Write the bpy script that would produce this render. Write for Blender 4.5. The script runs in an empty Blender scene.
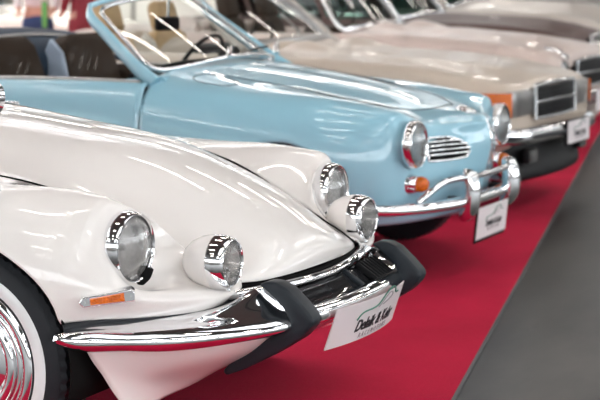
import bpy, bmesh, math, random
import numpy as np
from mathutils import Vector, Matrix
random.seed(4)
PI = math.pi
SC = bpy.context.scene
COL = SC.collection
R = math.radians

# ------------------------------------------------------------------ materials
def nt_mat(name):
    m = bpy.data.materials.new(name); m.use_nodes = True
    return m, m.node_tree, m.node_tree.nodes['Principled BSDF']

def mat(name, col, rough=.5, metal=0., coat=0., noise=0., scale=8., bump=0., bscale=200., spec=.5, trans=0., ior=1.5, emis=None, sheen=0.):
    m, nt, b = nt_mat(name)
    b.inputs['Base Color'].default_value = (*col, 1)
    b.inputs['Roughness'].default_value = rough
    b.inputs['Metallic'].default_value = metal
    b.inputs['Coat Weight'].default_value = coat
    b.inputs['Coat Roughness'].default_value = .02
    b.inputs['Specular IOR Level'].default_value = spec
    b.inputs['Transmission Weight'].default_value = trans
    b.inputs['IOR'].default_value = ior
    if sheen: b.inputs['Sheen Weight'].default_value = sheen
    if emis:
        b.inputs['Emission Color'].default_value = (*emis[0], 1); b.inputs['Emission Strength'].default_value = emis[1]
    tc = nt.nodes.new('ShaderNodeTexCoord')
    if noise:
        n = nt.nodes.new('ShaderNodeTexNoise'); n.inputs['Scale'].default_value = scale; n.inputs['Detail'].default_value = 5
        nt.links.new(tc.outputs['Object'], n.inputs['Vector'])
        mx = nt.nodes.new('ShaderNodeMix'); mx.data_type = 'RGBA'
        mx.inputs[6].default_value = (*[c*(1-noise) for c in col], 1); mx.inputs[7].default_value = (*[min(1, c*(1+noise)) for c in col], 1)
        nt.links.new(n.outputs['Fac'], mx.inputs[0]); nt.links.new(mx.outputs[2], b.inputs['Base Color'])
    if bump:
        n2 = nt.nodes.new('ShaderNodeTexNoise'); n2.inputs['Scale'].default_value = bscale; n2.inputs['Detail'].default_value = 3
        nt.links.new(tc.outputs['Object'], n2.inputs['Vector'])
        bp = nt.nodes.new('ShaderNodeBump'); bp.inputs['Strength'].default_value = bump; bp.inputs['Distance'].default_value = .01
        nt.links.new(n2.outputs['Fac'], bp.inputs['Height']); nt.links.new(bp.outputs['Normal'], b.inputs['Normal'])
    return m

def glass_mat(name, tint=(.9, .95, .93), rough=.0):
    m = bpy.data.materials.new(name); m.use_nodes = True; nt = m.node_tree
    nt.nodes.clear()
    o = nt.nodes.new('ShaderNodeOutputMaterial'); t = nt.nodes.new('ShaderNodeBsdfTransparent'); g = nt.nodes.new('ShaderNodeBsdfGlossy')
    f = nt.nodes.new('ShaderNodeFresnel'); x = nt.nodes.new('ShaderNodeMixShader')
    f.inputs['IOR'].default_value = 1.55
    t.inputs['Color'].default_value = (*tint, 1); g.inputs['Roughness'].default_value = rough
    nt.links.new(f.outputs[0], x.inputs[0]); nt.links.new(t.outputs[0], x.inputs[1]); nt.links.new(g.outputs[0], x.inputs[2])
    nt.links.new(x.outputs[0], o.inputs['Surface'])
    return m

def lens_mat(name, col=(1, 1, 1), stripes=90., strength=.35):
    """pressed lamp glass: clear, slightly frosted, with fluted highlights"""
    m = bpy.data.materials.new(name); m.use_nodes = True; nt = m.node_tree; nt.nodes.clear()
    N = nt.nodes.new; L = nt.links.new
    o = N('ShaderNodeOutputMaterial'); t = N('ShaderNodeBsdfTransparent'); g = N('ShaderNodeBsdfGlossy'); d = N('ShaderNodeBsdfTranslucent'); dd = N('ShaderNodeBsdfDiffuse')
    t.inputs['Color'].default_value = (*col, 1); g.inputs['Roughness'].default_value = .03
    d.inputs['Color'].default_value = (.95, .95, .95, 1); dd.inputs['Color'].default_value = (.9, .88, .86, 1)
    tc = N('ShaderNodeTexCoord'); w = N('ShaderNodeTexWave')
    w.wave_type = 'BANDS'; w.bands_direction = 'Y'; w.inputs['Scale'].default_value = stripes; w.inputs['Distortion'].default_value = .8
    L(tc.outputs['Object'], w.inputs['Vector'])
    bp = N('ShaderNodeBump'); bp.inputs['Strength'].default_value = strength; bp.inputs['Distance'].default_value = .004
    L(w.outputs['Fac'], bp.inputs['Height']); L(bp.outputs['Normal'], g.inputs['Normal'])
    a1 = N('ShaderNodeMixShader'); a2 = N('ShaderNodeMixShader'); a3 = N('ShaderNodeMixShader')
    a1.inputs[0].default_value = .5; L(d.outputs[0], a1.inputs[1]); L(dd.outputs[0], a1.inputs[2])
    mr = N('ShaderNodeMapRange'); mr.inputs[3].default_value = .06; mr.inputs[4].default_value = .26
    L(w.outputs['Fac'], mr.inputs[0]); L(mr.outputs[0], a2.inputs[0]); L(t.outputs[0], a2.inputs[1]); L(a1.outputs[0], a2.inputs[2])
    f = N('ShaderNodeFresnel'); f.inputs['IOR'].default_value = 1.6; L(bp.outputs['Normal'], f.inputs['Normal'])
    L(f.outputs[0], a3.inputs[0]); L(a2.outputs[0], a3.inputs[1]); L(g.outputs[0], a3.inputs[2]); L(a3.outputs[0], o.inputs['Surface'])
    return m

M = {}
M['white'] = mat('ivory_lacquer', (.82, .775, .745), .28, 0, 1., .015, 3, spec=.15)
M['blue'] = mat('pale_blue_lacquer', (.30, .54, .65), .28, 0, 1., .02, 3, spec=.15)
M['champagne'] = mat('champagne_lacquer', (.56, .47, .39), .40, .15, .35, .02, 3)
M['rosesilver'] = mat('rose_silver_lacquer', (.62, .51, .46), .40, .15, .35, .02, 3)
M['brown'] = mat('dark_brown_lacquer', (.085, .045, .038), .45, .0, .08, .02, 3)
M['silver'] = mat('silver_beige_lacquer', (.55, .50, .45), .40, .15, .35, .02, 3)
M['cream'] = mat('cream_lacquer', (.80, .76, .68), .22, 0, 1., .02, 3)
M['chrome'] = mat('chrome', (.86, .86, .87), .05, 1., 0, .01, 20)
M['reflector'] = mat('lamp_reflector', (.95, .95, .95), .09, 1., 0, .02, 30, .05, 60)
M['steel'] = mat('dull_steel', (.45, .44, .43), .3, 1., 0, .05, 20)
M['rubber'] = mat('black_rubber', (.022, .024, .028), .42, 0, 0, .1, 30, .05, 300, spec=.25)
M['guard'] = mat('guard_rubber', (.019, .024, .030), .42, 0, 0, .08, 30, spec=.25)
M['tyre'] = mat('tyre_rubber', (.016, .018, .022), .55, 0, 0, .1, 40, .1, 200, spec=.25)
M['whitewall'] = mat('whitewall_rubber', (.78, .80, .80), .4, 0, 0, .03, 20)
M['black'] = mat('black_metal', (.008, .008, .009), .5, .0, .0, .1, 20, spec=.2)
M['gloss'] = mat('black_gloss', (.012, .012, .014), .06, .0, 1., .1, 5)
M['shadow'] = mat('underseal_and_shade', (.006, .006, .006), .9, 0, 0, .2, 20, spec=.1)
M['amber'] = mat('amber_plastic', (.72, .13, .004), .25, 0, .2, .55, 90, .4, 160)
M['amberdark'] = mat('deep_amber_plastic', (.75, .11, .01), .2, 0, .8, .1, 60, .3, 200)
M['lens'] = lens_mat('fluted_glass')
M['lens2'] = lens_mat('patterned_glass', (.97, .95, .93), 60., .8)
M['glass'] = glass_mat('clear_glass')
M['glassdark'] = glass_mat('tinted_glass', (.42, .52, .50))
M['seatbrown'] = mat('brown_leatherette', (.040, .025, .016), .75, 0, .1, .15, 14, .25, 90, spec=.25)
M['seatside'] = mat('grey_blue_leatherette', (.42, .50, .62), .5, 0, .1, .05, 14, .15, 90)
M['seatbeige'] = mat('beige_leather', (.52, .34, .17), .5, 0, .1, .12, 14, .2, 90)
M['seatcream'] = mat('cream_leather', (.72, .68, .62), .5, 0, .1, .06, 14, .2, 90)
M['softtop'] = mat('folded_canvas', (.035, .055, .085), .6, 0, 0, .2, 12, .2, 60, spec=.25)
M['plate'] = mat('white_card', (.80, .73, .74), .4, 0, .2, .02, 10)
M['ink'] = mat('black_ink', (.02, .015, .02), .5, noise=.05)
M['inkgrey'] = mat('grey_ink', (.28, .24, .25), .5, noise=.05)
M['green'] = mat('green_ink', (.01, .16, .10), .5, noise=.05)
M['skin'] = mat('skin', (.62, .38, .28), .5, noise=.05)
M['denim'] = mat('blue_denim', (.035, .075, .19), .8, noise=.3, scale=10)
M['shirt'] = mat('white_cotton', (.74, .70, .71), .8, noise=.05)
M['maroon'] = mat('maroon_wool', (.26, .035, .05), .8, noise=.15)
M['greencloth'] = mat('green_nylon', (.12, .42, .10), .6, noise=.1)
M['hair'] = mat('dark_hair', (.05, .03, .02), .6, noise=.3, scale=40)
M['shoe'] = mat('shoe_leather', (.05, .04, .035), .4, noise=.2)
M['wall'] = mat('painted_wall', (.48, .46, .44), .8, noise=.04, scale=2)
M['ceil'] = mat('dark_ceiling', (.20, .195, .19), .8, noise=.1, scale=2)
M['truss'] = mat('grey_truss', (.10, .10, .10), .5, .3, noise=.1)
WE = .5
M['window'] = mat('daylit_pane', (.9, .95, 1), .3, noise=.02, emis=((.93, .97, 1.), WE))
M['windowside'] = mat('side_daylit_pane', (.9, .95, 1), .3, noise=.02, emis=((.93, .97, 1.), 6.5))
M['windowbright'] = mat('bright_daylit_pane', (.9, .95, 1), .3, noise=.02, emis=((1., .98, .94), 4.))
M['sky'] = mat('rooflight_pane', (.9, .95, 1), .3, noise=.02, emis=((.95, .98, 1.), 1.8))
M['tube'] = mat('lamp_diffuser', (1, 1, 1), .4, noise=.01, emis=((1., .93, .86), 32.))
M['panel'] = mat('pale_stand_panel', (.80, .77, .72), .6, noise=.05, scale=1.5)

def carpet_mat():
    m, nt, b = nt_mat('red_carpet_pile')
    b.inputs['Roughness'].default_value = .95; b.inputs['Specular IOR Level'].default_value = .15
    b.inputs['Sheen Weight'].default_value = .05; b.inputs['Sheen Tint'].default_value = (1, .2, .3, 1)
    tc = nt.nodes.new('ShaderNodeTexCoord')
    n = nt.nodes.new('ShaderNodeTexNoise'); n.inputs['Scale'].default_value = 260; n.inputs['Detail'].default_value = 4
    n2 = nt.nodes.new('ShaderNodeTexNoise'); n2.inputs['Scale'].default_value = 1.6; n2.inputs['Detail'].default_value = 3
    ad = nt.nodes.new('ShaderNodeMath'); ad.operation = 'MULTIPLY_ADD'; ad.inputs[1].default_value = .5
    nt.links.new(tc.outputs['Object'], n.inputs['Vector']); nt.links.new(tc.outputs['Object'], n2.inputs['Vector'])
    nt.links.new(n.outputs['Fac'], ad.inputs[0])
    m2 = nt.nodes.new('ShaderNodeMath'); m2.operation = 'MULTIPLY'; m2.inputs[1].default_value = .5
    nt.links.new(n2.outputs['Fac'], m2.inputs[0]); nt.links.new(m2.outputs[0], ad.inputs[2])
    r = nt.nodes.new('ShaderNodeValToRGB'); r.color_ramp.elements[0].position = .35; r.color_ramp.elements[1].position = .68
    r.color_ramp.elements[0].color = (.40, .004, .030, 1); r.color_ramp.elements[1].color = (.62, .010, .055, 1)
    nt.links.new(ad.outputs[0], r.inputs[0]); nt.links.new(r.outputs[0], b.inputs['Base Color'])
    bp = nt.nodes.new('ShaderNodeBump'); bp.inputs['Strength'].default_value = .5; bp.inputs['Distance'].default_value = .004
    nt.links.new(n.outputs['Fac'], bp.inputs['Height']); nt.links.new(bp.outputs['Normal'], b.inputs['Normal'])
    return m
M['carpet'] = carpet_mat()

def concrete_mat():
    m, nt, b = nt_mat('sealed_concrete'); b.inputs['Specular IOR Level'].default_value = .22
    tc = nt.nodes.new('ShaderNodeTexCoord')
    mp = nt.nodes.new('ShaderNodeMapping'); mp.inputs['Scale'].default_value = (1.0, .35, 1)
    mp.inputs['Rotation'].default_value = (0, 0, R(15))
    nt.links.new(tc.outputs['Object'], mp.inputs['Vector'])
    n = nt.nodes.new('ShaderNodeTexNoise'); n.inputs['Scale'].default_value = 2.2; n.inputs['Detail'].default_value = 8; n.inputs['Roughness'].default_value = .62
    nt.links.new(mp.outputs[0], n.inputs['Vector'])
    r = nt.nodes.new('ShaderNodeValToRGB'); r.color_ramp.elements[0].position = .40; r.color_ramp.elements[1].position = .63
    r.color_ramp.elements[0].color = (.020, .019, .018, 1); r.color_ramp.elements[1].color = (.088, .083, .078, 1)
    nt.links.new(n.outputs['Fac'], r.inputs[0])
    # stains and scuffs
    v = nt.nodes.new('ShaderNodeTexNoise'); v.inputs['Scale'].default_value = 9; v.inputs['Detail'].default_value = 2
    nt.links.new(mp.outputs[0], v.inputs['Vector'])
    r2 = nt.nodes.new('ShaderNodeValToRGB'); r2.color_ramp.elements[0].position = .68; r2.color_ramp.elements[1].position = .76
    nt.links.new(v.outputs['Fac'], r2.inputs[0])
    mx = nt.nodes.new('ShaderNodeMix'); mx.data_type = 'RGBA'; mx.inputs[7].default_value = (.05, .048, .046, 1)
    nt.links.new(r2.outputs[0], mx.inputs[0]); nt.links.new(r.outputs[0], mx.inputs[6]); nt.links.new(mx.outputs[2], b.inputs['Base Color'])
    mr = nt.nodes.new('ShaderNodeMapRange'); mr.inputs[3].default_value = .22; mr.inputs[4].default_value = .5
    nt.links.new(n.outputs['Fac'], mr.inputs[0]); nt.links.new(mr.outputs[0], b.inputs['Roughness'])
    return m
M['concrete'] = concrete_mat()

# ------------------------------------------------------------------ object helpers
def link(name, me, m=None, parent=None, smooth=True):
    o = bpy.data.objects.new(name, me); COL.objects.link(o)
    if m is not None: me.materials.append(m)
    if parent is not None: o.parent = parent
    if smooth and hasattr(me, 'polygons') and len(me.polygons):
        me.polygons.foreach_set('use_smooth', [True]*len(me.polygons))
    return o

def sharp(o, deg=35):
    me = o.data
    bm = bmesh.new(); bm.from_mesh(me)
    for e in bm.edges:
        if len(e.link_faces) == 2 and e.calc_face_angle(0) > R(deg): e.smooth = False
    bm.to_mesh(me); bm.free()
    return o

def pymesh(name, V, F, m, parent=None, smooth=True, sh=None):
    me = bpy.data.meshes.new(name); me.from_pydata([tuple(map(float, v)) for v in V], [], F); me.update()
    o = link(name, me, m, parent, smooth)
    bm = bmesh.new(); bm.from_mesh(me); bmesh.ops.remove_doubles(bm, verts=bm.verts, dist=1e-5)
    bmesh.ops.recalc_face_normals(bm, faces=bm.faces)
    bm.to_mesh(me); bm.free()
    if smooth: me.polygons.foreach_set('use_smooth', [True]*len(me.polygons))
    if sh: sharp(o, sh)
    return o

def thing(name, label, cat, loc=(0, 0, 0), rz=0, group=None):
    o = bpy.data.objects.new(name, None); COL.objects.link(o); o.empty_display_size = .2
    o.location = loc; o.rotation_euler = (0, 0, rz); o['label'] = label; o['category'] = cat
    if group: o['group'] = group
    return o

def tag(o, label, cat, group=None, kind=None):
    if kind: o['kind'] = kind
    if label: o['label'] = label; o['category'] = cat
    if group: o['group'] = group
    return o

def struct(o): o['kind'] = 'structure'; return o

def box_data(c, s, bev=0., seg=2, rot=None):
    bm = bmesh.new(); bmesh.ops.create_cube(bm, size=1)
    bmesh.ops.scale(bm, vec=s, verts=bm.verts)
    if bev: bmesh.ops.bevel(bm, geom=list(bm.edges), offset=bev, segments=seg, profile=.5, affect='EDGES')
    if rot is not None: bmesh.ops.rotate(bm, cent=(0, 0, 0), matrix=rot, verts=bm.verts)
    bmesh.ops.translate(bm, vec=c, verts=bm.verts)
    return bm

def merge(bms):
    out = bmesh.new()
    for b in bms:
        me = bpy.data.meshes.new('tmp'); b.to_mesh(me); out.from_mesh(me); bpy.data.meshes.remove(me); b.free()
    return out

def bmobj(name, bm, m, parent=None, sh=35):
    me = bpy.data.meshes.new(name); bm.to_mesh(me); bm.free()
    o = link(name, me, m, parent)
    if sh: sharp(o, sh)
    return o

def box(name, c, s, m, parent=None, bev=.01, rot=None, seg=2):
    return bmobj(name, box_data(c, s, bev, seg, rot), m, parent)

def tube_bm(pts, r, n=12, caps=True, rs=None, flat=1.0):
    """round bar along a polyline"""
    pts = [Vector(p) for p in pts]; bm = bmesh.new(); rings = []
    up = Vector((0, 0, 1))
    for i, p in enumerate(pts):
        a = pts[max(0, i-1)]; b = pts[min(len(pts)-1, i+1)]; t = (b-a).normalized()
        s = t.cross(up)
        if s.length < .05: s = t.cross(Vector((0, 1, 0)))
        s.normalize(); w = s.cross(t).normalized()
        rr = rs[i] if rs else r
        rings.append([bm.verts.new(p+(s*math.cos(k*2*PI/n)*flat+w*math.sin(k*2*PI/n))*rr) for k in range(n)])
    for i in range(len(rings)-1):
        for k in range(n):
            bm.faces.new((rings[i][k], rings[i][(k+1) % n], rings[i+1][(k+1) % n], rings[i+1][k]))
    if caps: bm.faces.new(rings[0][::-1]); bm.faces.new(rings[-1])
    bmesh.ops.recalc_face_normals(bm, faces=bm.faces)
    return bm

def spl(P, m):
    """smooth curve through points (natural cubic, chord length) -> m points"""
    P = np.array(P, float); t = knots(P[None])
    return nat(P, t, np.linspace(0, 1, m))

def tube(name, pts, r, m, parent=None, n=12, smooth_pts=0, rs=None, flat=1.0):
    if smooth_pts:
        if rs: rs = list(np.interp(np.linspace(0, 1, smooth_pts), np.linspace(0, 1, len(rs)), rs))
        pts = spl(pts, smooth_pts)
    return bmobj(name, tube_bm([tuple(p) for p in pts], r, n, True, rs, flat), m, parent, 50)

def lathe_bm(prof, axis='x', n=48, c=(0, 0, 0), sy=1., sz=1.):
    """prof: (axial, radius) pairs"""
    bm = bmesh.new(); rings = []
    for (a, r) in prof:
        if r < 1e-6:
            rings.append([bm.verts.new(axp(a, 0, 0, axis, c))])
        else:
            rings.append([bm.verts.new(axp(a, r*sy*math.cos(2*PI*k/n), r*sz*math.sin(2*PI*k/n), axis, c)) for k in range(n)])
    for i in range(len(rings)-1):
        A, B = rings[i], rings[i+1]
        for k in range(n):
            if len(A) == 1 and len(B) == 1: continue
            if len(A) == 1: bm.faces.new((A[0], B[k], B[(k+1) % n]))
            elif len(B) == 1: bm.faces.new((A[k], A[(k+1) % n], B[0]))
            else: bm.faces.new((A[k], A[(k+1) % n], B[(k+1) % n], B[k]))
    bmesh.ops.recalc_face_normals(bm, faces=bm.faces)
    return bm

def axp(a, u, v, axis, c):
    if axis == 'x': p = (a, u, v)
    elif axis == 'y': p = (u, a, v)
    else: p = (u, v, a)
    return (p[0]+c[0], p[1]+c[1], p[2]+c[2])

def lathe(name, prof, m, parent=None, axis='x', n=48, c=(0, 0, 0), sh=40, sy=1., sz=1., rz=0, ry=0):
    o = bmobj(name, lathe_bm(prof, axis, n, (0, 0, 0), sy, sz), m, parent, sh)
    o.location = c; o.rotation_euler = (0, ry, rz)
    return o

# ------------------------------------------------------------------ smooth surfaces through control points
def knots(P):
    d = np.linalg.norm(np.diff(P, axis=-2), axis=-1)
    d = np.sqrt(d.mean(axis=tuple(range(d.ndim-1))) + 1e-9) if False else d.mean(axis=tuple(range(d.ndim-1))) + 1e-6
    t = np.concatenate([[0], np.cumsum(d)]); return t/t[-1]

def nat(P, t, s):
    """natural cubic spline; P (n,k) at knots t, sampled at s"""
    n = len(t); h = np.diff(t)
    if n == 2:
        w = ((s-t[0])/h[0])[:, None]; return P[0]*(1-w)+P[1]*w
    A = np.zeros((n, n)); B = np.zeros((n, P.shape[1])); A[0, 0] = A[-1, -1] = 1
    for i in range(1, n-1):
        A[i, i-1] = h[i-1]; A[i, i] = 2*(h[i-1]+h[i]); A[i, i+1] = h[i]
        B[i] = 6*((P[i+1]-P[i])/h[i]-(P[i]-P[i-1])/h[i-1])
    Mm = np.linalg.solve(A, B)
    i = np.clip(np.searchsorted(t, s, side='right')-1, 0, n-2)
    a = ((t[i+1]-s)/h[i])[:, None]; b = ((s-t[i])/h[i])[:, None]; hh = (h[i]**2)[:, None]
    return a*P[i]+b*P[i+1]+((a**3-a)*Mm[i]+(b**3-b)*Mm[i+1])*hh/6

class Surf:
    """control net [station][point]; eval(u, v) on a product grid"""
    def __init__(self, net):
        self.N = np.array(net, float); self.tv = knots(self.N); self.tu = knots(np.swapaxes(self.N, 0, 1))
    def grid(self, us, vs):
        rows = np.stack([nat(st, self.tv, vs) for st in self.N])           # (nst, nv, 3)
        return np.stack([nat(rows[:, j], self.tu, us) for j in range(len(vs))], axis=1)   # (nu, nv, 3)

def net_mesh(net, nu, nv, arches=(), v1=1., v0=0., extra_v=None, relax=0):
    S = Surf(net)
    us = np.linspace(0, 1, nu)
    fine = np.linspace(0, 1, 600); edge = S.grid(fine, np.array([0.]))[:, 0]
    mono = np.maximum.accumulate(edge[:, 0]) + fine*1e-7
    for (xc, zc, rr) in arches:
        th = np.linspace(0, PI, 31); xs = xc+rr*np.cos(th)*.9995
        xs = [x for x in xs if mono[0] < x < mono[-1]]
        us = np.concatenate([us, np.interp(xs, mono, fine)])
    us = np.unique(np.round(us, 6))
    us = us[np.concatenate([[True], np.diff(us) > 4e-4])]
    vv = np.linspace(v0, v1, 161); G = S.grid(us, vv)
    vs = np.linspace(0, 1, nv); out = np.zeros((len(us), nv, 3))
    for i in range(len(us)):
        c = G[i]; lo = 0.
        for (xc, zc, rr) in arches:
            dx = c[0, 0]-xc
            if abs(dx) < rr:
                za = zc+math.sqrt(rr*rr-dx*dx)
                if c[0, 2] < za:
                    k = np.argmax(c[:, 2] >= za)
                    if k > 0:
                        f = (za-c[k-1, 2])/(c[k, 2]-c[k-1, 2]+1e-9); lo = max(lo, (k-1+f)/160)
        s = (lo+(1-lo)*vs)*160; j = np.clip(s.astype(int), 0, 159); w = (s-j)[:, None]
        out[i] = c[j]*(1-w)+c[j+1]*w
    for _ in range(relax):
        a = out.copy(); a[1:-1, 1:-1] = (out[1:-1, 1:-1]*2+out[:-2, 1:-1]+out[2:, 1:-1])/4; out = a
    return out

def grid_vf(G, off=0, flip=False):
    nu, nv = G.shape[:2]; F = []
    for i in range(nu-1):
        for j in range(nv-1):
            a = off+i*nv+j; q = (a, a+1, a+nv+1, a+nv)
            F.append(q[::-1] if flip else q)
    return [tuple(p) for p in G.reshape(-1, 3)], F

def grid_obj(name, G, m, parent, thick=.006, close=False, sh=None, off=-1):
    V, F = grid_vf(G)
    o = pymesh(name, V, F, m, parent, True, sh)
    if thick:
        # make the panel a real sheet with thickness on its inner side
        md = o.modifiers.new('sheet', 'SOLIDIFY'); md.thickness = thick; md.offset = off; md.use_even_offset = False
    return o

def mir(G): H = np.array(G, float).copy(); H[..., 1] *= -1; return H

def fix_out(o, centre):
    """make normals of an open panel point away from a centre"""
    bm = bmesh.new(); bm.from_mesh(o.data); c = Vector(centre); s = 0
    for f in bm.faces: s += f.normal.dot(f.calc_center_median()-c)*f.calc_area()
    if s < 0: bmesh.ops.reverse_faces(bm, faces=bm.faces)
    bm.to_mesh(o.data); bm.free(); return o

def strip(name, path_sections, m, parent, nu=60, nv=24, closed=True, sh=50):
    """loft closed sections: path_sections [station][point] (closed loops), spline along u"""
    N = np.array(path_sections, float)
    loop = np.concatenate([N, N[:, :1]], axis=1)
    dense = []
    for st in loop:
        # closed smooth loop through wrapped natural spline
        w = np.concatenate([st[-4:-1], st, st[1:4]]); t = knots(w[None])
        s = np.linspace(t[3], t[-4], nv+1); dense.append(nat(w, t, s)[:-1])
    D = np.stack(dense); t = knots(np.swapaxes(D, 0, 1)); us = np.linspace(0, 1, nu)
    G = np.stack([nat(D[:, j], t, us) for j in range(nv)], axis=1)
    V = [tuple(p) for p in G.reshape(-1, 3)]; F = []
    for i in range(nu-1):
        for j in range(nv):
            F.append((i*nv+j, i*nv+(j+1) % nv, (i+1)*nv+(j+1) % nv, (i+1)*nv+j))
    F.append(tuple(range(nv))[::-1]); F.append(tuple((nu-1)*nv+j for j in range(nv)))
    return pymesh(name, V, F, m, parent, True, sh)

def prism_bm(poly, y0, y1, bev=.0, seg=2, axes='xz'):
    """poly in (x,z), extruded from y0 to y1"""
    bm = bmesh.new()
    vs = [bm.verts.new((p[0], y0, p[1])) for p in poly]; f = bm.faces.new(vs)
    r = bmesh.ops.extrude_face_region(bm, geom=[f])
    bmesh.ops.translate(bm, vec=(0, y1-y0, 0), verts=[v for v in r['geom'] if isinstance(v, bmesh.types.BMVert)])
    bmesh.ops.recalc_face_normals(bm, faces=bm.faces)
    if bev: bmesh.ops.bevel(bm, geom=list(bm.edges), offset=bev, segments=seg, profile=.5, affect='EDGES')
    return bm

def text_mesh(body, size, shear=0., bold=0., space=1.):
    cu = bpy.data.curves.new('lettering', 'FONT'); cu.body = body; cu.size = size; cu.shear = shear
    cu.align_x = 'CENTER'; cu.align_y = 'CENTER'; cu.extrude = .0004; cu.offset = bold; cu.resolution_u = 3; cu.space_character = space
    o = bpy.data.objects.new('lettering', cu); COL.objects.link(o)
    bpy.context.view_layer.update()
    dg = bpy.context.evaluated_depsgraph_get()
    me = bpy.data.meshes.new_from_object(o.evaluated_get(dg)); bpy.data.objects.remove(o); bpy.data.curves.remove(cu)
    return me

def show_card(parent, W, H, pos, fn=None, dark_edge=False, name='licence_plate'):
    """white show card with the dealer's lettering; fn maps (u right, v up, w out) -> local point"""
    if fn is None:
        fn = lambda u, v, w: (pos[0]+w, pos[1]+u, pos[2]+v)
    n = 24
    def sheet(w, mrg=0.):
        return np.array([[fn(-W/2+W*i/n, -H/2+H*j/6, w) for j in range(7)] for i in range(n+1)])
    A = sheet(0); B = sheet(.004)
    V = [tuple(p) for p in A.reshape(-1, 3)]+[tuple(p) for p in B.reshape(-1, 3)]
    k = (n+1)*7; F = []
    for i in range(n):
        for j in range(6):
            a = i*7+j; F.append((a, a+7, a+8, a+1)); F.append((k+a, k+a+1, k+a+8, k+a+7))
    for i in range(n):
        for j in (0, 6):
            a = i*7+j; F.append((a, a+7, k+a+7, k+a))
    for j in range(6):
        for i in (0, n):
            a = i*7+j; F.append((a, a+1, k+a+1, k+a))
    p = pymesh(name, V, F, M['plate'], parent, True, 40)
    def put(me, nm, u0, v0, m):
        for v in me.vertices:
            v.co = fn(u0+v.co.x, v0+v.co.y, .0052+v.co.z)
        me.materials.clear(); link(nm, me, m, p, False)
    s = W/.52
    put(text_mesh('Delaik & Kehr', .052*s, .25, .0014*s, .96), 'lettering', .02*s, -.016*s, M['ink'])
    put(text_mesh('RACEMOTORS', .022*s, .2, .0, 1.7), 'lettering', .02*s, -.050*s, M['inkgrey'])
    # green line drawing of a car outline
    def line(pts, r, m, nm):
        q = spl([(x, y, 0) for x, y in pts], 28)
        pp = [fn((a[0]*.95+.02)*s, (a[1]*.64+.004)*s, .0055) for a in q]
        bmobj(nm, tube_bm(pp, r*s, 6), m, p, 60)
    line([(-.155, .005), (-.135, .03), (-.08, .04), (-.02, .05), (.02, .09), (.07, .115), (.11, .10), (.125, .075), (.16, .07)], .0022, M['green'], 'emblem')
    line([(-.01, .035), (.03, .07), (.07, .09), (.095, .075), (.06, .052), (.02, .04)], .0014, M['inkgrey'], 'emblem')
    if dark_edge:
        box('plate_holder', (pos[0]-.006, pos[1], pos[2]-.012), (.010, W+.012, H+.03), M['black'], p, .003)
    return p

# ------------------------------------------------------------------ shared car parts
def headlight(parent, c, r, depth=.055, rz=0., label=None, lens='lens', ry=0.):
    prof = [(-depth, r*.90), (-depth*.9, r*.97), (-depth*.5, r*1.0), (-.012, r*.985), (0, r*.95), (.004, r*.91), (.001, r*.87), (-.012, r*.855), (-.03, r*.85)]
    h = lathe('headlight', prof, M['chrome'], parent, 'x', 64, c, 60, rz=rz, ry=ry)
    lp = [(-.004, r*.86)]+[(-.004+.024*(1-(k/8.)**2), r*.86*k/8.) for k in range(7, -1, -1)]
    bm = lathe_bm(lp+[(.013, 0.0)] if False else lp, 'x', 48)
    l = bmobj('lens', bm, M[lens], h, 60)
    md = l.modifiers.new('pane', 'SOLIDIFY'); md.thickness = .004; md.offset = -1
    bw = [(-.012, r*.86), (-.035, r*.78), (-.065, r*.58), (-.085, r*.32), (-.09, .012), (-.09, 0)]
    bmobj('reflector', lathe_bm(bw, 'x', 40), M['reflector'], h, 60)
    bmobj('bulb', lathe_bm([(-.09, .010), (-.05, .012), (-.035, .009), (-.03, 0)], 'x', 16), M['steel'], h, 60)
    return h

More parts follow.
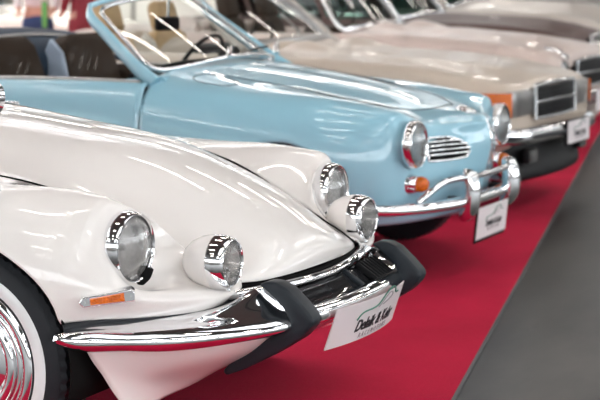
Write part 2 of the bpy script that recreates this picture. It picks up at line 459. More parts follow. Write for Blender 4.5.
def wheel(parent, c, r, width, kind='hub', side=-1, ww=None, rim=.19):
    w = width/2
    q = side
    prof = [(-w*q, rim), (-w*q*1.0, r*.80), (-w*.9*q, r*.93), (-w*.7*q, r*.99), (-w*.3*q, r), (w*.3*q, r), (w*.7*q, r*.985), (w*.92*q, r*.93), (w*1.02*q, r*.82), (w*1.0*q, rim*1.06), (w*.85*q, rim*.99)]
    t = lathe('wheel', prof, M['tyre'], parent, 'y', 72, c, 60)
    # tread: ribbed band round the tyre
    bm = bmesh.new(); nn = 240; rg = []
    for k in range(nn):
        a = 2*PI*k/nn; rr = r*(1.004 if (k//2) % 2 else .992)
        rg.append([bm.verts.new((q_*math.cos(a), yy, q_*math.sin(a))) for q_, yy in ((rr-.012, -w*.86), (rr, -w*.72), (rr, w*.72), (rr-.012, w*.86))])
    for k in range(nn):
        for j in range(3): bm.faces.new((rg[k][j], rg[k][j+1], rg[(k+1) % nn][j+1], rg[(k+1) % nn][j]))
    bmesh.ops.recalc_face_normals(bm, faces=bm.faces)
    bmobj('tread', bm, M['tyre'], t, 20)
    if ww:
        bmobj('whitewall', lathe_bm([(w*.985*q, ww[0]), (w*1.035*q, ww[0]+.004), (w*1.04*q, (ww[0]+ww[1])/2), (w*1.02*q, ww[1]-.002), (w*.97*q, ww[1])], 'y', 72), M['whitewall'], t, 60)
    if kind == 'disc':
        # full chrome wheel disc: stepped rings and a domed middle with slots
        pr = [(w*.80*q, rim*1.09)]
        for (rc, rt, yc) in ((1.00, .085, .92), (.84, .055, .80), (.70, .075, .86)):
            for a in range(0, 181, 20): pr.append(((w*yc+rim*rt*math.sin(R(a))*.9)*q, rim*(rc+rt*math.cos(R(a)))))
        pr += [(w*.5*q, rim*.62), (w*.40*q, rim*.50), (w*.48*q, rim*.36), (w*.85*q, rim*.26), (w*1.02*q, rim*.14), (w*1.05*q, 0)]
        bmobj('hubcap', lathe_bm(pr, 'y', 64), M['chrome'], t, 25)
    else:
        pr = [(w*.70*q, rim*1.05), (w*.95*q, rim*1.04), (w*.9*q, rim*.94), (w*.45*q, rim*.88), (w*.4*q, rim*.68)]
        bmobj('rim', lathe_bm(pr, 'y', 48), M['steel'], t, 30)
        bmobj('hubcap', lathe_bm([(w*.4*q, rim*.70), (w*.6*q, rim*.66), (w*.8*q, rim*.5), (w*.92*q, rim*.2), (w*.95*q, 0)], 'y', 48), M['chrome'], t, 30)
    return t

def liner(parent, xc, a, r, depth=.30, z=.33, sgn=-1):
    """dark wheel housing above a wheel"""
    bm = bmesh.new(); n = 24; A = []; B = []
    for k in range(n+1):
        t = -.25+(PI+.5)*k/n
        x = xc+r*math.cos(t); zz = z+r*math.sin(t)
        A.append(bm.verts.new((x, sgn*a, zz))); B.append(bm.verts.new((x, sgn*(a-depth), zz)))
    for k in range(n): bm.faces.new((A[k], A[k+1], B[k+1], B[k]))
    bm.faces.new(B)
    o = bmobj('wheel_housing', bm, M['shadow'], parent, 0)
    md = o.modifiers.new('sheet', 'SOLIDIFY'); md.thickness = .006
    return o

def seat(parent, x, y, mat_front, mat_side, w=.52, h=.62, z=.30, lean=.22, headrest=False, hmat=None, side_w=.03):
    s = bmobj('seat', box_data((x+.22, y, z+.05), (.50, w, .16), .05, 3), mat_front, parent, 60)
    rot = Matrix.Rotation(-lean, 3, 'Y')
    # backrest: rounded shoulders, tapering towards the top
    bm = bmesh.new(); prof = []
    hw = w/2
    outline = [(-hw, 0), (-hw*1.0, h*.45), (-hw*.93, h*.75), (-hw*.80, h*.93), (-hw*.55, h*1.0), (hw*.55, h*1.0), (hw*.80, h*.93), (hw*.93, h*.75), (hw, h*.45), (hw, 0)]
    q = [(0, a, b) for a, b in outline]
    vs = [bm.verts.new(p) for p in q]; f = bm.faces.new(vs)
    r = bmesh.ops.extrude_face_region(bm, geom=[f]); bmesh.ops.translate(bm, vec=(.11, 0, 0), verts=[v for v in r['geom'] if isinstance(v, bmesh.types.BMVert)])
    bmesh.ops.recalc_face_normals(bm, faces=bm.faces)
    bmesh.ops.bevel(bm, geom=list(bm.edges), offset=.028, segments=3, profile=.6, affect='EDGES')
    bmesh.ops.rotate(bm, cent=(0, 0, 0), matrix=rot, verts=bm.verts); bmesh.ops.translate(bm, vec=(x-.05, y, z+.08), verts=bm.verts)
    b = bmobj('backrest', bm, mat_front, s, 60)
    if mat_side is not mat_front:
        bm = bmesh.new()
        pts = [(-.012, .0), (.115, .0), (.118, h*.55), (.115, h*.85), (.06, h*.98), (.0, h*.88), (-.012, h*.5)]
        vs = [bm.verts.new((p[0], 0, p[1])) for p in pts]; f = bm.faces.new(vs)
        r = bmesh.ops.extrude_face_region(bm, geom=[f]); bmesh.ops.translate(bm, vec=(0, side_w, 0), verts=[v for v in r['geom'] if isinstance(v, bmesh.types.BMVert)])
        bmesh.ops.recalc_face_normals(bm, faces=bm.faces)
        bmesh.ops.bevel(bm, geom=list(bm.edges), offset=.012, segments=3, profile=.6, affect='EDGES')
        bmesh.ops.rotate(bm, cent=(0, 0, 0), matrix=rot, verts=bm.verts); bmesh.ops.translate(bm, vec=(x-.05, y-hw-side_w*.6, z+.08), verts=bm.verts)
        bmobj('side_panel', bm, mat_side, s, 60)
    if headrest:
        top = Vector((-math.sin(lean)*h, 0, math.cos(lean)*h))
        bm = box_data((0, 0, 0), (.12, w*.52, .22), .055, 4, rot)
        bmesh.ops.translate(bm, vec=(x-.0+top.x, y, z+.08+top.z+.11), verts=bm.verts)
        bmobj('headrest', bm, hmat or mat_front, s, 60)
    return s

def steering(parent, c, r=.20, tilt=R(62), m='black', spokes=2):
    bm = bmesh.new()
    def ring(rr, rt):
        n, k = 40, 10; V = []
        for i in range(n):
            a = 2*PI*i/n; V.append([bm.verts.new(((rr+rt*math.cos(2*PI*j/k))*math.cos(a), (rr+rt*math.cos(2*PI*j/k))*math.sin(a), rt*math.sin(2*PI*j/k))) for j in range(k)])
        for i in range(n):
            for j in range(k): bm.faces.new((V[i][j], V[(i+1) % n][j], V[(i+1) % n][(j+1) % k], V[i][(j+1) % k]))
    ring(r, .011)
    rot = Matrix.Rotation(-tilt, 4, 'Y')
    bmesh.ops.transform(bm, matrix=Matrix.Translation(c) @ rot, verts=bm.verts)
    o = bmobj('steering_wheel', bm, M[m], parent, 60)
    b2 = merge([box_data((0, 0, -.012), (.03, 2*r, .01), .003), box_data((0, 0, -.02), (.11, .11, .03), .014, 3)])
    bmesh.ops.transform(b2, matrix=Matrix.Translation(c) @ rot, verts=b2.verts)
    bmobj('spoke', b2, M['chrome'], o, 60)
    col = tube_bm([(c[0], c[1], c[2]), (c[0]+.32, c[1], c[2]-.17)], .022, 12); bmobj('column', col, M['black'], o, 60)
    return o

def windscreen(parent, pts_base, pts_top, frame_r=.014, gm='glass', frame_m='chrome', n=24, flat=1.0):
    """curved pane between a base curve and a top curve with a bright frame around it"""
    A = spl(pts_base, n); B = spl(pts_top, n); G = np.stack([A*(1-k/8)+B*(k/8)+np.array([.010*math.sin(PI*k/8), 0, .004*math.sin(PI*k/8)]) for k in range(9)], axis=1)
    V, F = grid_vf(G)
    g = pymesh('windscreen', V, F, M[gm], parent)
    loop = list(A)+[G[-1, k] for k in range(1, 8)]+list(B[::-1])+[G[0, k] for k in range(7, 0, -1)]
    # rounded corners by smoothing the closed loop
    L = np.array(loop)
    dense = []
    for i in range(len(L)):
        a, b = L[i], L[(i+1) % len(L)]
        k = max(1, int(np.linalg.norm(b-a)/.02))
        for j in range(k): dense.append(a+(b-a)*j/k)
    L = np.array(dense)
    for _ in range(12): L = (np.roll(L, 1, 0)+2*L+np.roll(L, -1, 0))/4
    bm = bmesh.new(); m = 8; rings = []; N = len(L)
    for i in range(N):
        t = Vector(L[(i+1) % N]-L[i-1]).normalized(); s = t.cross(Vector((1, 0, .6))).normalized(); w = s.cross(t).normalized()
        rings.append([bm.verts.new(Vector(L[i])+(s*math.cos(2*PI*j/m)*frame_r*flat+w*math.sin(2*PI*j/m)*frame_r)) for j in range(m)])
    for i in range(N):
        for j in range(m): bm.faces.new((rings[i][j], rings[(i+1) % N][j], rings[(i+1) % N][(j+1) % m], rings[i][(j+1) % m]))
    bmesh.ops.recalc_face_normals(bm, faces=bm.faces)
    bmobj('frame', bm, M[frame_m], g, 80)
    return g, L

# ==================================================================== CAR 1: white saloon
DS = thing('saloon_car', 'ivory white saloon nearest the camera, round fog lamps on its nose, whitewall tyre', 'car', (-2.735, 4.255, .0075))

def st(x, pts): return [(x, a, z) for a, z in pts]
F_net = [
    st(-1.5, [(.85, .30), (.885, .45), (.895, .62), (.875, .745), (.81, .83), (.71, .865), (.61, .875)]),
    st(-.8, [(.85, .30), (.885, .45), (.895, .62), (.87, .735), (.80, .81), (.69, .84), (.575, .858)]),
    st(-.4, [(.85, .31), (.88, .46), (.887, .60), (.862, .715), (.79, .79), (.68, .812), (.545, .822)]),
    st(0, [(.85, .34), (.875, .47), (.878, .59), (.852, .695), (.78, .775), (.67, .797), (.502, .780)]),
    st(.17, [(.85, .38), (.868, .49), (.868, .59), (.835, .685), (.76, .765), (.655, .798), (.476, .733)]),
    [(.295, .848, .455), (.31, .848, .52), (.315, .838, .595), (.31, .805, .675), (.305, .74, .75), (.30, .645, .788), (.27, .455, .690)],
    [(.40, .780, .47), (.415, .790, .520), (.412, .79, .570), (.398, .758, .645), (.390, .708, .724), (.386, .635, .763), (.375, .428, .643)],
    [(.50, .690, .47), (.522, .692, .505), (.508, .69, .538), (.462, .675, .540), (.402, .650, .562), (.390, .575, .700), (.44, .415, .615)],
    [(.575, .590, .47), (.598, .588, .502), (.585, .582, .530), (.535, .57, .540), (.468, .552, .560), (.430, .497, .622), (.50, .403, .588)],
    [(.605, .48, .474), (.626, .478, .498), (.616, .472, .513), (.585, .465, .522), (.550, .455, .535), (.530, .435, .560), (.56, .394, .557)],
    [(.612, .405, .492), (.628, .403, .505), (.632, .400, .518), (.628, .397, .528), (.624, .393, .534), (.622, .390, .535), (.615, .386, .530)],
]
G = net_mesh(F_net, 110, 60, arches=[(0, .335, .345)])
for sg, lab in ((-1, None), (1, None)):
    g = G.copy(); g[..., 1] *= sg
    o = grid_obj('front_fender', g, M['white'], DS, .005); fix_out(o, (-.2, sg*.3, .3))

H_net = [
    [(-.95, 0, .985), (-.95, .2, .975), (-.95, .37, .948), (-.95, .49, .905), (-.95, .583, .868)],
    [(-.5, 0, .945), (-.5, .2, .932), (-.5, .36, .897), (-.5, .46, .858), (-.5, .547, .832)],
    [(-.2, 0, .910), (-.2, .2, .893), (-.2, .34, .853), (-.2, .44, .820), (-.2, .519, .806)],
    [(.05, 0, .872), (.05, .2, .853), (.05, .315, .811), (.05, .41, .780), (.05, .489, .768)],
    [(.25, 0, .818), (.25, .18, .797), (.25, .295, .750), (.25, .38, .713), (.25, .453, .697)],
    [(.40, 0, .758), (.40, .18, .734), (.40, .28, .692), (.395, .35, .656), (.39, .418, .635)],
    [(.52, 0, .697), (.518, .18, .672), (.51, .27, .632), (.50, .33, .600), (.495, .397, .588)],
    [(.625, 0, .630), (.618, .18, .606), (.602, .275, .577), (.59, .33, .562), (.572, .388, .552)],
    [(.680, 0, .572), (.668, .18, .553), (.646, .28, .540), (.630, .335, .535), (.604, .382, .534)],
    [(.692, 0, .524), (.678, .18, .521), (.658, .28, .520), (.641, .335, .521), (.617, .380, .524)],
]
Hn = [[(x, -a, z) for x, a, z in s[:0:-1]]+s for s in H_net]
G = net_mesh(Hn, 90, 61)
o = grid_obj('hood', G, M['white'], DS, .005); fix_out(o, (-.2, 0, 0))
# dark gutter under the panel gaps and black inner structure
gut = []
for s_ in (-1, 1):
    P = [(F_net[i][6][0], s_*F_net[i][6][1], F_net[i][6][2]-.0015) for i in range(0, 11)]
    gut.append(tube_bm([tuple(p) for p in spl(P, 50)], .0030, 8))
for s_ in (-1, 1):
    P = [(h_[4][0], s_*h_[4][1], h_[4][2]+.0005) for h_ in H_net]
    gut.append(tube_bm([tuple(p) for p in spl(P, 60)], .0042, 8))
bmobj('panel_gap', merge(gut), M['shadow'], DS, 0)
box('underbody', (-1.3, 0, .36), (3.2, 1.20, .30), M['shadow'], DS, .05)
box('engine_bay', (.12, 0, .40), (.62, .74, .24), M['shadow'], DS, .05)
for sg in (-1, 1):
    liner(DS, 0, .835, .352, .30, .335, sg)
    wheel(DS, (0, sg*.745, .32), .318, .155, 'disc', sg, (.226, .266), .205)
    wheel(DS, (-3.125, sg*.65, .32), .318, .145, 'disc', sg, (.226, .266), .205)

# headlights and the round fog lamps
for sg in (-1, 1):
    headlight(DS, (.436, sg*.640, .645), .101, .050, rz=sg*R(1.0))
    fl = lathe('fog_lamp', [(-.085, 0), (-.083, .018), (-.072, .040), (-.052, .058), (-.026, .070), (.0, .0755), (.018, .0765), (.018, .070)], M['white'], DS, 'x', 56, (.572, sg*.462, .592), 60, rz=sg*R(-2))
    bmobj('chrome_rim', lathe_bm([(.016, .0765), (.030, .0762), (.050, .0735), (.062, .068), (.066, .063), (.062, .060), (.05, .059)], 'x', 56), M['chrome'], fl, 60)
    l = bmobj('lens', lathe_bm([(.058, .0605), (.064, .052), (.069, .035), (.071, .018), (.072, 0)], 'x', 48), M['lens2'], fl, 60)
    l.modifiers.new('pane', 'SOLIDIFY').thickness = .003
    bmobj('reflector', lathe_bm([(.055, .060), (.035, .052), (.015, .035), (.005, .012), (.005, 0)], 'x', 40), M['reflector'], fl, 60)
    bmobj('bulb', lathe_bm([(.005, .009), (.035, .010), (.045, .006), (.048, 0)], 'x', 16), M['steel'], fl, 60)
    bmobj('adjusting_screw', lathe_bm([(.045, .004), (.056, .004), (.058, 0)], 'x', 10, (0, 0, -.0765)), M['chrome'], fl, 0)
    tube('fog_lamp_bracket', [(.555, sg*.462, .53), (.560, sg*.462, .50)], .018, M['black'], DS)
    # added dark blob standing in for the shaded gap below the headlight
    q = bmobj('headlight_gap_shade', lathe_bm([(.42, 0), (.43, .030), (.455, .042), (.468, .034), (.474, 0)], 'x', 32, (-.026, sg*.578, .547)), M['shadow'], DS, 60)

def on_fender(x_off, z, sg=-1): pass
# indicator lamps: chrome boat-shaped base with amber window, following the cut-back corner
for sg in (-1, 1):
    P0 = Vector((.374, .826, .524)); P1 = Vector((.500, .742, .543))
    ux = (P1-P0).normalized(); nrm = ux.cross(Vector((0, 0, 1))).normalized()
    if nrm.y < 0: nrm = -nrm
    up_ = nrm.cross(ux).normalized()
    if up_.z < 0: up_ = -up_
    Lh = (P1-P0).length/2; C0 = (P0+P1)/2
    def fr(u, v, w): p = C0+ux*u+up_*v+nrm*w; return (p.x, sg*p.y, p.z)
    def plate(us, h0, h1, w0, w1, m, nm, par):
        out = [(-us, 0), (-us*.86, h0), (us*.90, h1), (us, h1*.5), (us*.97, -h1*.9), (-us*.86, -h0)]
        V = [fr(u, v, w0) for u, v in out]+[fr(u*.97, v*.85, w1) for u, v in out]; n = len(out)
        F = [tuple(range(n)), tuple(range(n, 2*n))[::-1]]+[(i, (i+1) % n, n+(i+1) % n, n+i) for i in range(n)]
        o = pymesh(nm, V, F, m, par, True, 20)
        b = o.modifiers.new('edge', 'BEVEL'); b.width = .002; b.segments = 2
        return o
    b = plate(Lh, .015, .020, -.022, .016, M['chrome'], 'indicator', DS)
    out = [(-.045, .0095), (.047, .0125), (.047, -.0125), (-.045, -.0095)]
    V = [fr(u, v, .012) for u, v in out]+[fr(u*.97, v*.8, .023) for u, v in out]
    pymesh('amber_window', V, [(0, 1, 2, 3), (7, 6, 5, 4)]+[(i, (i+1) % 4, 4+(i+1) % 4, 4+i) for i in range(4)], M['amber'], b, True, 20)
    for u in (-.060, .060):
        sc = lathe_bm([(0, .004), (.003, .003), (.003, 0)], 'y', 10)
        bmesh.ops.translate(sc, vec=fr(u, 0, .016), verts=sc.verts); bmobj('screw', sc, M['steel'], b, 0)

# chrome bumper wings: blade plus the scooped upper surface rising to the body
def bsec(outer, inner_top, zb, zr, zt):
    """closed loop: bottom rear, bottom lip, ridge, upper slope, top rear"""
    (xo, ao), (xi, ai) = outer, inner_top
    dx, da = xi-xo, ai-ao
    f = lambda k, z: (xo+dx*k, ao+da*k, z)
    return [f(.75, zb+.012), f(.30, zb), f(.05, zb+.012), f(-.02, (zb+zr)/2), f(.0, zr-.006), f(.12, zr+.008), f(.5, (zr+zt)/2+.004), f(.95, zt), f(1.0, zt-.012), f(.9, (zb+zt)/2)]
wing = [
    bsec((.318, .862), (.338, .835), .415, .430, .440),
    bsec((.365, .848), (.370, .790), .396, .432, .458),
    bsec((.450, .792), (.440, .715), .386, .430, .464),
    bsec((.540, .728), (.515, .650), .382, .428, .466),
    bsec((.635, .640), (.580, .560), .382, .428, .468),
    bsec((.715, .540), (.625, .460), .386, .430, .480),
    bsec((.780, .440), (.655, .390), .392, .434, .508),
    bsec((.800, .395), (.665, .365), .396, .438, .512),
]
for sg in (-1, 1):
    strip('bumper', [[(x, sg*a, z) for x, a, z in s] for s in wing], M['chrome'], DS, 80, 40)
    rub = [(.338, .842, .452), (.41, .775, .466), (.50, .690, .468), (.575, .590, .468), (.606, .48, .470), (.617, .405, .488), (.612, .385, .51)]
    tube('bumper_seal', [(x-.006, sg*(a-.008), z-.001) for x, a, z in rub], .011, M['rubber'], DS, 10, 50)
# middle of the bumper: slim chrome blade that carries the card, chrome lip under the hood edge
mid = []
for y in np.linspace(-.40, .40, 9):
    k = 1-(abs(y)/.40)**2; x = .782+.045*k
    mid.append([(x-.05, y, .408), (x-.01, y, .398), (x+.004, y, .412), (x+.004, y, .432), (x-.008, y, .446), (x-.035, y, .449), (x-.06, y, .440)])
strip('bumper', mid, M['chrome'], DS, 50, 24)
lip = []
for y in np.linspace(-.44, .44, 13):
    k = abs(y)/.44
    x = .700-.060*k**2*1.2; z = .488+.006*k
    lip.append([(x-.02, y, z-.008), (x+.004, y, z-.006), (x+.016, y, z+.003), (x+.008, y, z+.013), (x-.014, y, z+.015), (x-.03, y, z+.004)])
strip('grille_lip', lip, M['chrome'], DS, 60, 24)
tube('hood_seal', [(.612, -.385, .508), (.652, -.28, .507), (.676, -.15, .507), (.684, 0, .507), (.676, .15, .507), (.652, .28, .507), (.612, .385, .508)], .008, M['shadow'], DS, 8, 40)
# recessed air intake: gloss black tray between the lip and the blade
tray = [[(.655-.02*abs(y), y, .430), (.69-.05*abs(y), y, .478), (.72-.04*abs(y), y, .466), (.755-.04*abs(y), y, .440), (.785-.05*abs(y), y, .428), (.78-.05*abs(y), y, .405), (.69, y, .395)] for y in np.linspace(-.375, .375, 9)]
strip('air_intake', tray, M['gloss'], DS, 40, 24)
for sg in (-1, 1):
    for k in range(7):
        y = sg*(.36-.022*k)
        box('intake_slat', (.735-.02*abs(y), y, .462), (.085, .007, .020), M['black'], DS, .002, Matrix.Rotation(R(32), 3, 'Y'))
    if sg > 0: box('intake_divider', (.735, sg*.13, .456), (.09, .018, .018), M['guard'], DS, .006, Matrix.Rotation(R(32), 3, 'Y'))
    # inner chrome cheek
    strip('intake_cheek', [[(.66, sg*(.395), .50), (.70, sg*.398, .515), (.76, sg*.398, .492), (.805, sg*.385, .455), (.80, sg*.37, .435), (.72, sg*.37, .44)],
                           [(.67, sg*(.372), .49), (.70, sg*.372, .500), (.75, sg*.372, .480), (.795, sg*.362, .448), (.79, sg*.355, .435), (.72, sg*.36, .44)]], M['chrome'], DS, 6, 30)
# rubber over-riders, arrowhead profile
for sg in (-1, 1):
    po = [(.690, .528), (.712, .538), (.745, .538), (.778, .524), (.820, .488), (.852, .456), (.860, .440), (.852, .420), (.822, .388), (.74, .335), (.64, .280), (.585, .258),
          (.575, .272), (.62, .318), (.70, .368), (.765, .405), (.787, .432), (.772, .462), (.742, .492), (.712, .514)]
    ys = (sg*.352, sg*.416)
    bmobj('bumper_guard', prism_bm(po, min(ys), max(ys), .009, 3), M['guard'], DS, 40)
# curved show card on the bumper blade
def dsf(u, v, w):
    th = u/.60
    x = .842-.60*(1-math.cos(th))*.55+w; y = .035+.60*math.sin(th)
    return (x+v*.33, y, .372+v)
show_card(DS, .50, .125, (.85, 0, .38), dsf)
# white lower apron tucked under the bumper
ap = [
    [(.385, .810, .396), (.392, .790, .36), (.405, .765, .32), (.422, .735, .265), (.445, .69, .20)],
    [(.47, .750, .392), (.465, .728, .355), (.46, .695, .31), (.455, .655, .265), (.45, .61, .20)],
    [(.565, .655, .388), (.55, .635, .35), (.52, .60, .305), (.48, .555, .26), (.45, .52, .205)],
    [(.665, .535, .388), (.64, .52, .35), (.59, .49, .305), (.53, .45, .26), (.47, .42, .215)],
    [(.735, .40, .394), (.70, .39, .355), (.63, .37, .305), (.55, .35, .265), (.48, .33, .225)],
    [(.765, .20, .40), (.725, .20, .36), (.65, .19, .31), (.56, .18, .27), (.48, .17, .23)],
    [(.775, 0, .40), (.735, 0, .36), (.655, 0, .31), (.565, 0, .27), (.48, 0, .23)],
]
apf = ap[:-1]+[ap[-1]]+[[(x, -a, z) for x, a, z in s] for s in ap[-2::-1]]
o = grid_obj('lower_apron', net_mesh([[(x, a, z) for x, a, z in s] for s in apf], 90, 20), M['white'], DS, .005); fix_out(o, (0, 0, .6))
# doors, roof and tail (behind the picture's left edge)
side = [[(x, w*b, z) for b, z in ((.955, .24), (.99, .42), (1.0, .60), (.975, zt-.14), (.915, zt-.04), (.87, zt))] for x, w, zt in
        ((-1.51, .893, .875), (-2.0, .89, .885), (-2.6, .86, .885), (-3.1, .80, .86), (-3.6, .70, .78), (-3.95, .58, .66))]
for sg in (-1, 1):
    o = grid_obj('door_panel', mir(net_mesh(side, 40, 20)) if sg < 0 else net_mesh(side, 40, 20), M['white'], DS, .005); fix_out(o, (-2.4, 0, .4))
deck = [[(x, a*b, z+dz) for b, dz in ((-1, 0), (-.6, .03), (0, .045), (.6, .03), (1, 0))] for x, a, z in ((-2.95, .70, .87), (-3.3, .66, .80), (-3.7, .58, .72), (-3.95, .52, .64), (-4.0, .50, .40))]
o = grid_obj('boot_lid', net_mesh(deck, 24, 16), M['white'], DS, .006); fix_out(o, (-3, 0, 0))
roof = [[(x, a*b, z-dz) for b, dz in ((-1, .05), (-.7, .012), (0, 0), (.7, .012), (1, .05))] for x, a, z in ((-1.33, .50, 1.385), (-1.7, .55, 1.455), (-2.2, .55, 1.455), (-2.7, .50, 1.39), (-2.98, .46, 1.27))]
o = grid_obj('roof', net_mesh(roof, 24, 16), M['cream'], DS, .012); fix_out(o, (-2.2, 0, .5))
windscreen(DS, [(-1.0, -.60, .93), (-.88, -.3, .965), (-.84, 0, .975), (-.88, .3, .965), (-1.0, .60, .93)], [(-1.36, -.48, 1.34), (-1.31, 0, 1.385), (-1.36, .48, 1.34)], .012, 'glassdark')
for sg in (-1, 1):
    sw = np.array([[(-1.05-.33*k/6-(1.9+.3*0)*j/8*(1-.0*k), sg*(.775-.22*k/6), .89+.47*k/6) for k in range(7)] for j in range(9)])
    g_ = pymesh('side_window', *grid_vf(sw), M['glassdark'], DS)
    tube('waist_trim', [(-1.0, sg*.79, .885), (-2.0, sg*.785, .895), (-2.95, sg*.72, .88)], .012, M['chrome'], DS)
    # wing mirror on the near fender at the left edge of the picture
    if sg > 0: continue
    t = tube('wing_mirror', [(.06, sg*.735, .79), (.055, sg*.745, .88), (.055, sg*.75, .96), (.045, sg*.75, 1.03)], .006, M['chrome'], DS)
    bmobj('mirror_head', lathe_bm([(-.05, 0), (-.048, .025), (-.03, .042), (-.0, .05), (.004, .045)], 'x', 24, (.065, sg*.755, 1.045)), M['chrome'], t)

# ==================================================================== CAR 2: light blue convertible
KG = thing('convertible_car', 'light blue open convertible beside the white saloon, small nostril grilles in its nose', 'car', (-3.26, 7.1, .0075))
K_net = [
    st(-.715, [(.765, .20), (.80, .34), (.812, .50), (.808, .65), (.785, .775), (.735, .852), (.66, .895), (.50, .942), (.25, .968), (0, .978)]),
    st(-.5, [(.765, .22), (.80, .35), (.81, .50), (.803, .64), (.775, .765), (.72, .845), (.63, .885), (.48, .915), (.25, .943), (0, .955)]),
    st(-.25, [(.765, .24), (.795, .36), (.805, .50), (.797, .63), (.765, .75), (.705, .828), (.61, .863), (.46, .883), (.25, .910), (0, .922)]),
    st(0, [(.76, .25), (.788, .37), (.797, .49), (.787, .62), (.752, .738), (.69, .812), (.60, .846), (.44, .850), (.25, .868), (0, .880)]),
    st(.2, [(.75, .27), (.775, .37), (.783, .49), (.772, .61), (.735, .725), (.675, .797), (.59, .828), (.42, .815), (.25, .822), (0, .832)]),
    [(.35, .715, .28), (.365, .742, .37), (.37, .748, .48), (.37, .738, .60), (.37, .705, .71), (.375, .655, .775), (.38, .58, .802), (.375, .43, .785), (.37, .25, .778), (.36, 0, .788)],
    [(.46, .63, .28), (.49, .655, .37), (.50, .665, .48), (.50, .66, .59), (.50, .64, .69), (.50, .61, .75), (.50, .565, .776), (.49, .42, .752), (.475, .23, .755), (.45, 0, .774)],
    [(.52, .51, .28), (.545, .525, .37), (.555, .53, .48), (.550, .53, .58), (.545, .52, .65), (.540, .51, .70), (.535, .48, .728), (.54, .37, .727), (.55, .2, .742), (.53, 0, .762)],
    [(.57, .34, .28), (.595, .35, .36), (.612, .355, .46), (.612, .35, .55), (.602, .345, .62), (.592, .335, .67), (.588, .31, .700), (.592, .24, .718), (.612, .13, .735), (.60, 0, .752)],
    [(.61, .17, .28), (.635, .175, .36), (.66, .18, .46), (.675, .175, .55), (.675, .17, .62), (.666, .165, .67), (.673, .155, .700), (.668, .12, .718), (.660, .07, .733), (.652, 0, .742)],
    [(.635, 0, .28), (.668, 0, .36), (.695, 0, .46), (.718, 0, .55), (.724, 0, .62), (.714, 0, .665), (.706, 0, .694), (.700, 0, .710), (.693, 0, .722), (.685, 0, .732)],
]
def half_with_mirror(net, nu, nv, arches):
    # mirror two points over the centre line so the crown is smooth, then cut back to the half
    ext = [s+[(s[-2][0], -s[-2][1], s[-2][2]), (s[-3][0], -s[-3][1], s[-3][2])] for s in net]
    S = Surf(ext); vmax = S.tv[-3]
    return net_mesh(ext, nu, nv, arches, v1=vmax)
G = half_with_mirror(K_net, 90, 56, [(0, .31, .335)])
V1, F1 = grid_vf(G); V2, F2 = grid_vf(mir(G), len(V1), True)
o = pymesh('front_body', V1+V2, F1+F2, M['blue'], KG); fix_out(o, (-.1, 0, .4))
md = o.modifiers.new('sheet', 'SOLIDIFY'); md.thickness = .005; md.offset = -1
KBODY = o
# side body, doors and tail
Ks = [[(x, w*b, z) for b, z in ((.945, .20), (.985, .34), (1.0, .50), (.992, .65), (.968, .78), (.935, zt-.035), (.905, zt-.006), (.875, zt))] for x, w, zt in
      ((-.7153, .812, .888), (-1.1, .814, .892), (-1.5, .815, .886), (-1.9, .815, .878), (-2.3, .81, .868), (-2.7, .77, .84), (-3.1, .68, .76), (-3.35, .58, .66))]
for sg in (-1, 1):
    g = net_mesh(Ks, 60, 30, [(-2.40, .31, .335)])
    o = grid_obj('door' if False else 'side_body', mir(g) if sg < 0 else g, M['blue'], KG, .005); fix_out(o, (-2, 0, .4))
    # inner door shell so the cockpit has depth
    inner = [[(x, sg*.700, .883), (x, sg*.690, .86), (x, sg*.675, .6), (x, sg*.66, .28)] for x in (-.74, -1.4, -2.0)]
    g_ = grid_obj('door_card', net_mesh(inner, 12, 10), M['seatbrown'], KG, .01)
    tube('waist_moulding', [(-.76, sg*.716, .889), (-1.2, sg*.716, .893), (-1.9, sg*.712, .880)], .009, M['steel'], KG, 8, 12)
    tube('door_gap', [(-.7175, sg*.745, .858), (-.7175, sg*.785, .78), (-.7175, sg*.807, .66), (-.7175, sg*.811, .50), (-.7175, sg*.799, .34)], .0012, M['shadow'], KG, 6, 20)
    liner(KG, 0, .77, .34, .26, .31, sg); wheel(KG, (0, sg*.66, .315), .313, .145, 'hub', sg, None, .19)
    liner(KG, -2.40, .77, .34, .26, .31, sg); wheel(KG, (-2.40, sg*.66, .315), .313, .145, 'hub', sg, None, .19)
Kd = [[(x, a*b, z+dz) for b, dz in ((-1, -.02), (-.7, .0), (0, .03), (.7, .0), (1, -.02))] for x, a, z in ((-1.98, .715, .895), (-2.3, .70, .89), (-2.7, .66, .85), (-3.1, .58, .76), (-3.35, .50, .66), (-3.42, .48, .35))]
o = grid_obj('rear_deck', net_mesh(Kd, 30, 16), M['blue'], KG, .006); fix_out(o, (-2.5, 0, 0))
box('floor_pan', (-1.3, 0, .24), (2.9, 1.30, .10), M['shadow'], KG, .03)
box('front_bulkhead', (-.02, 0, .38), (.62, .62, .20), M['shadow'], KG, .03)
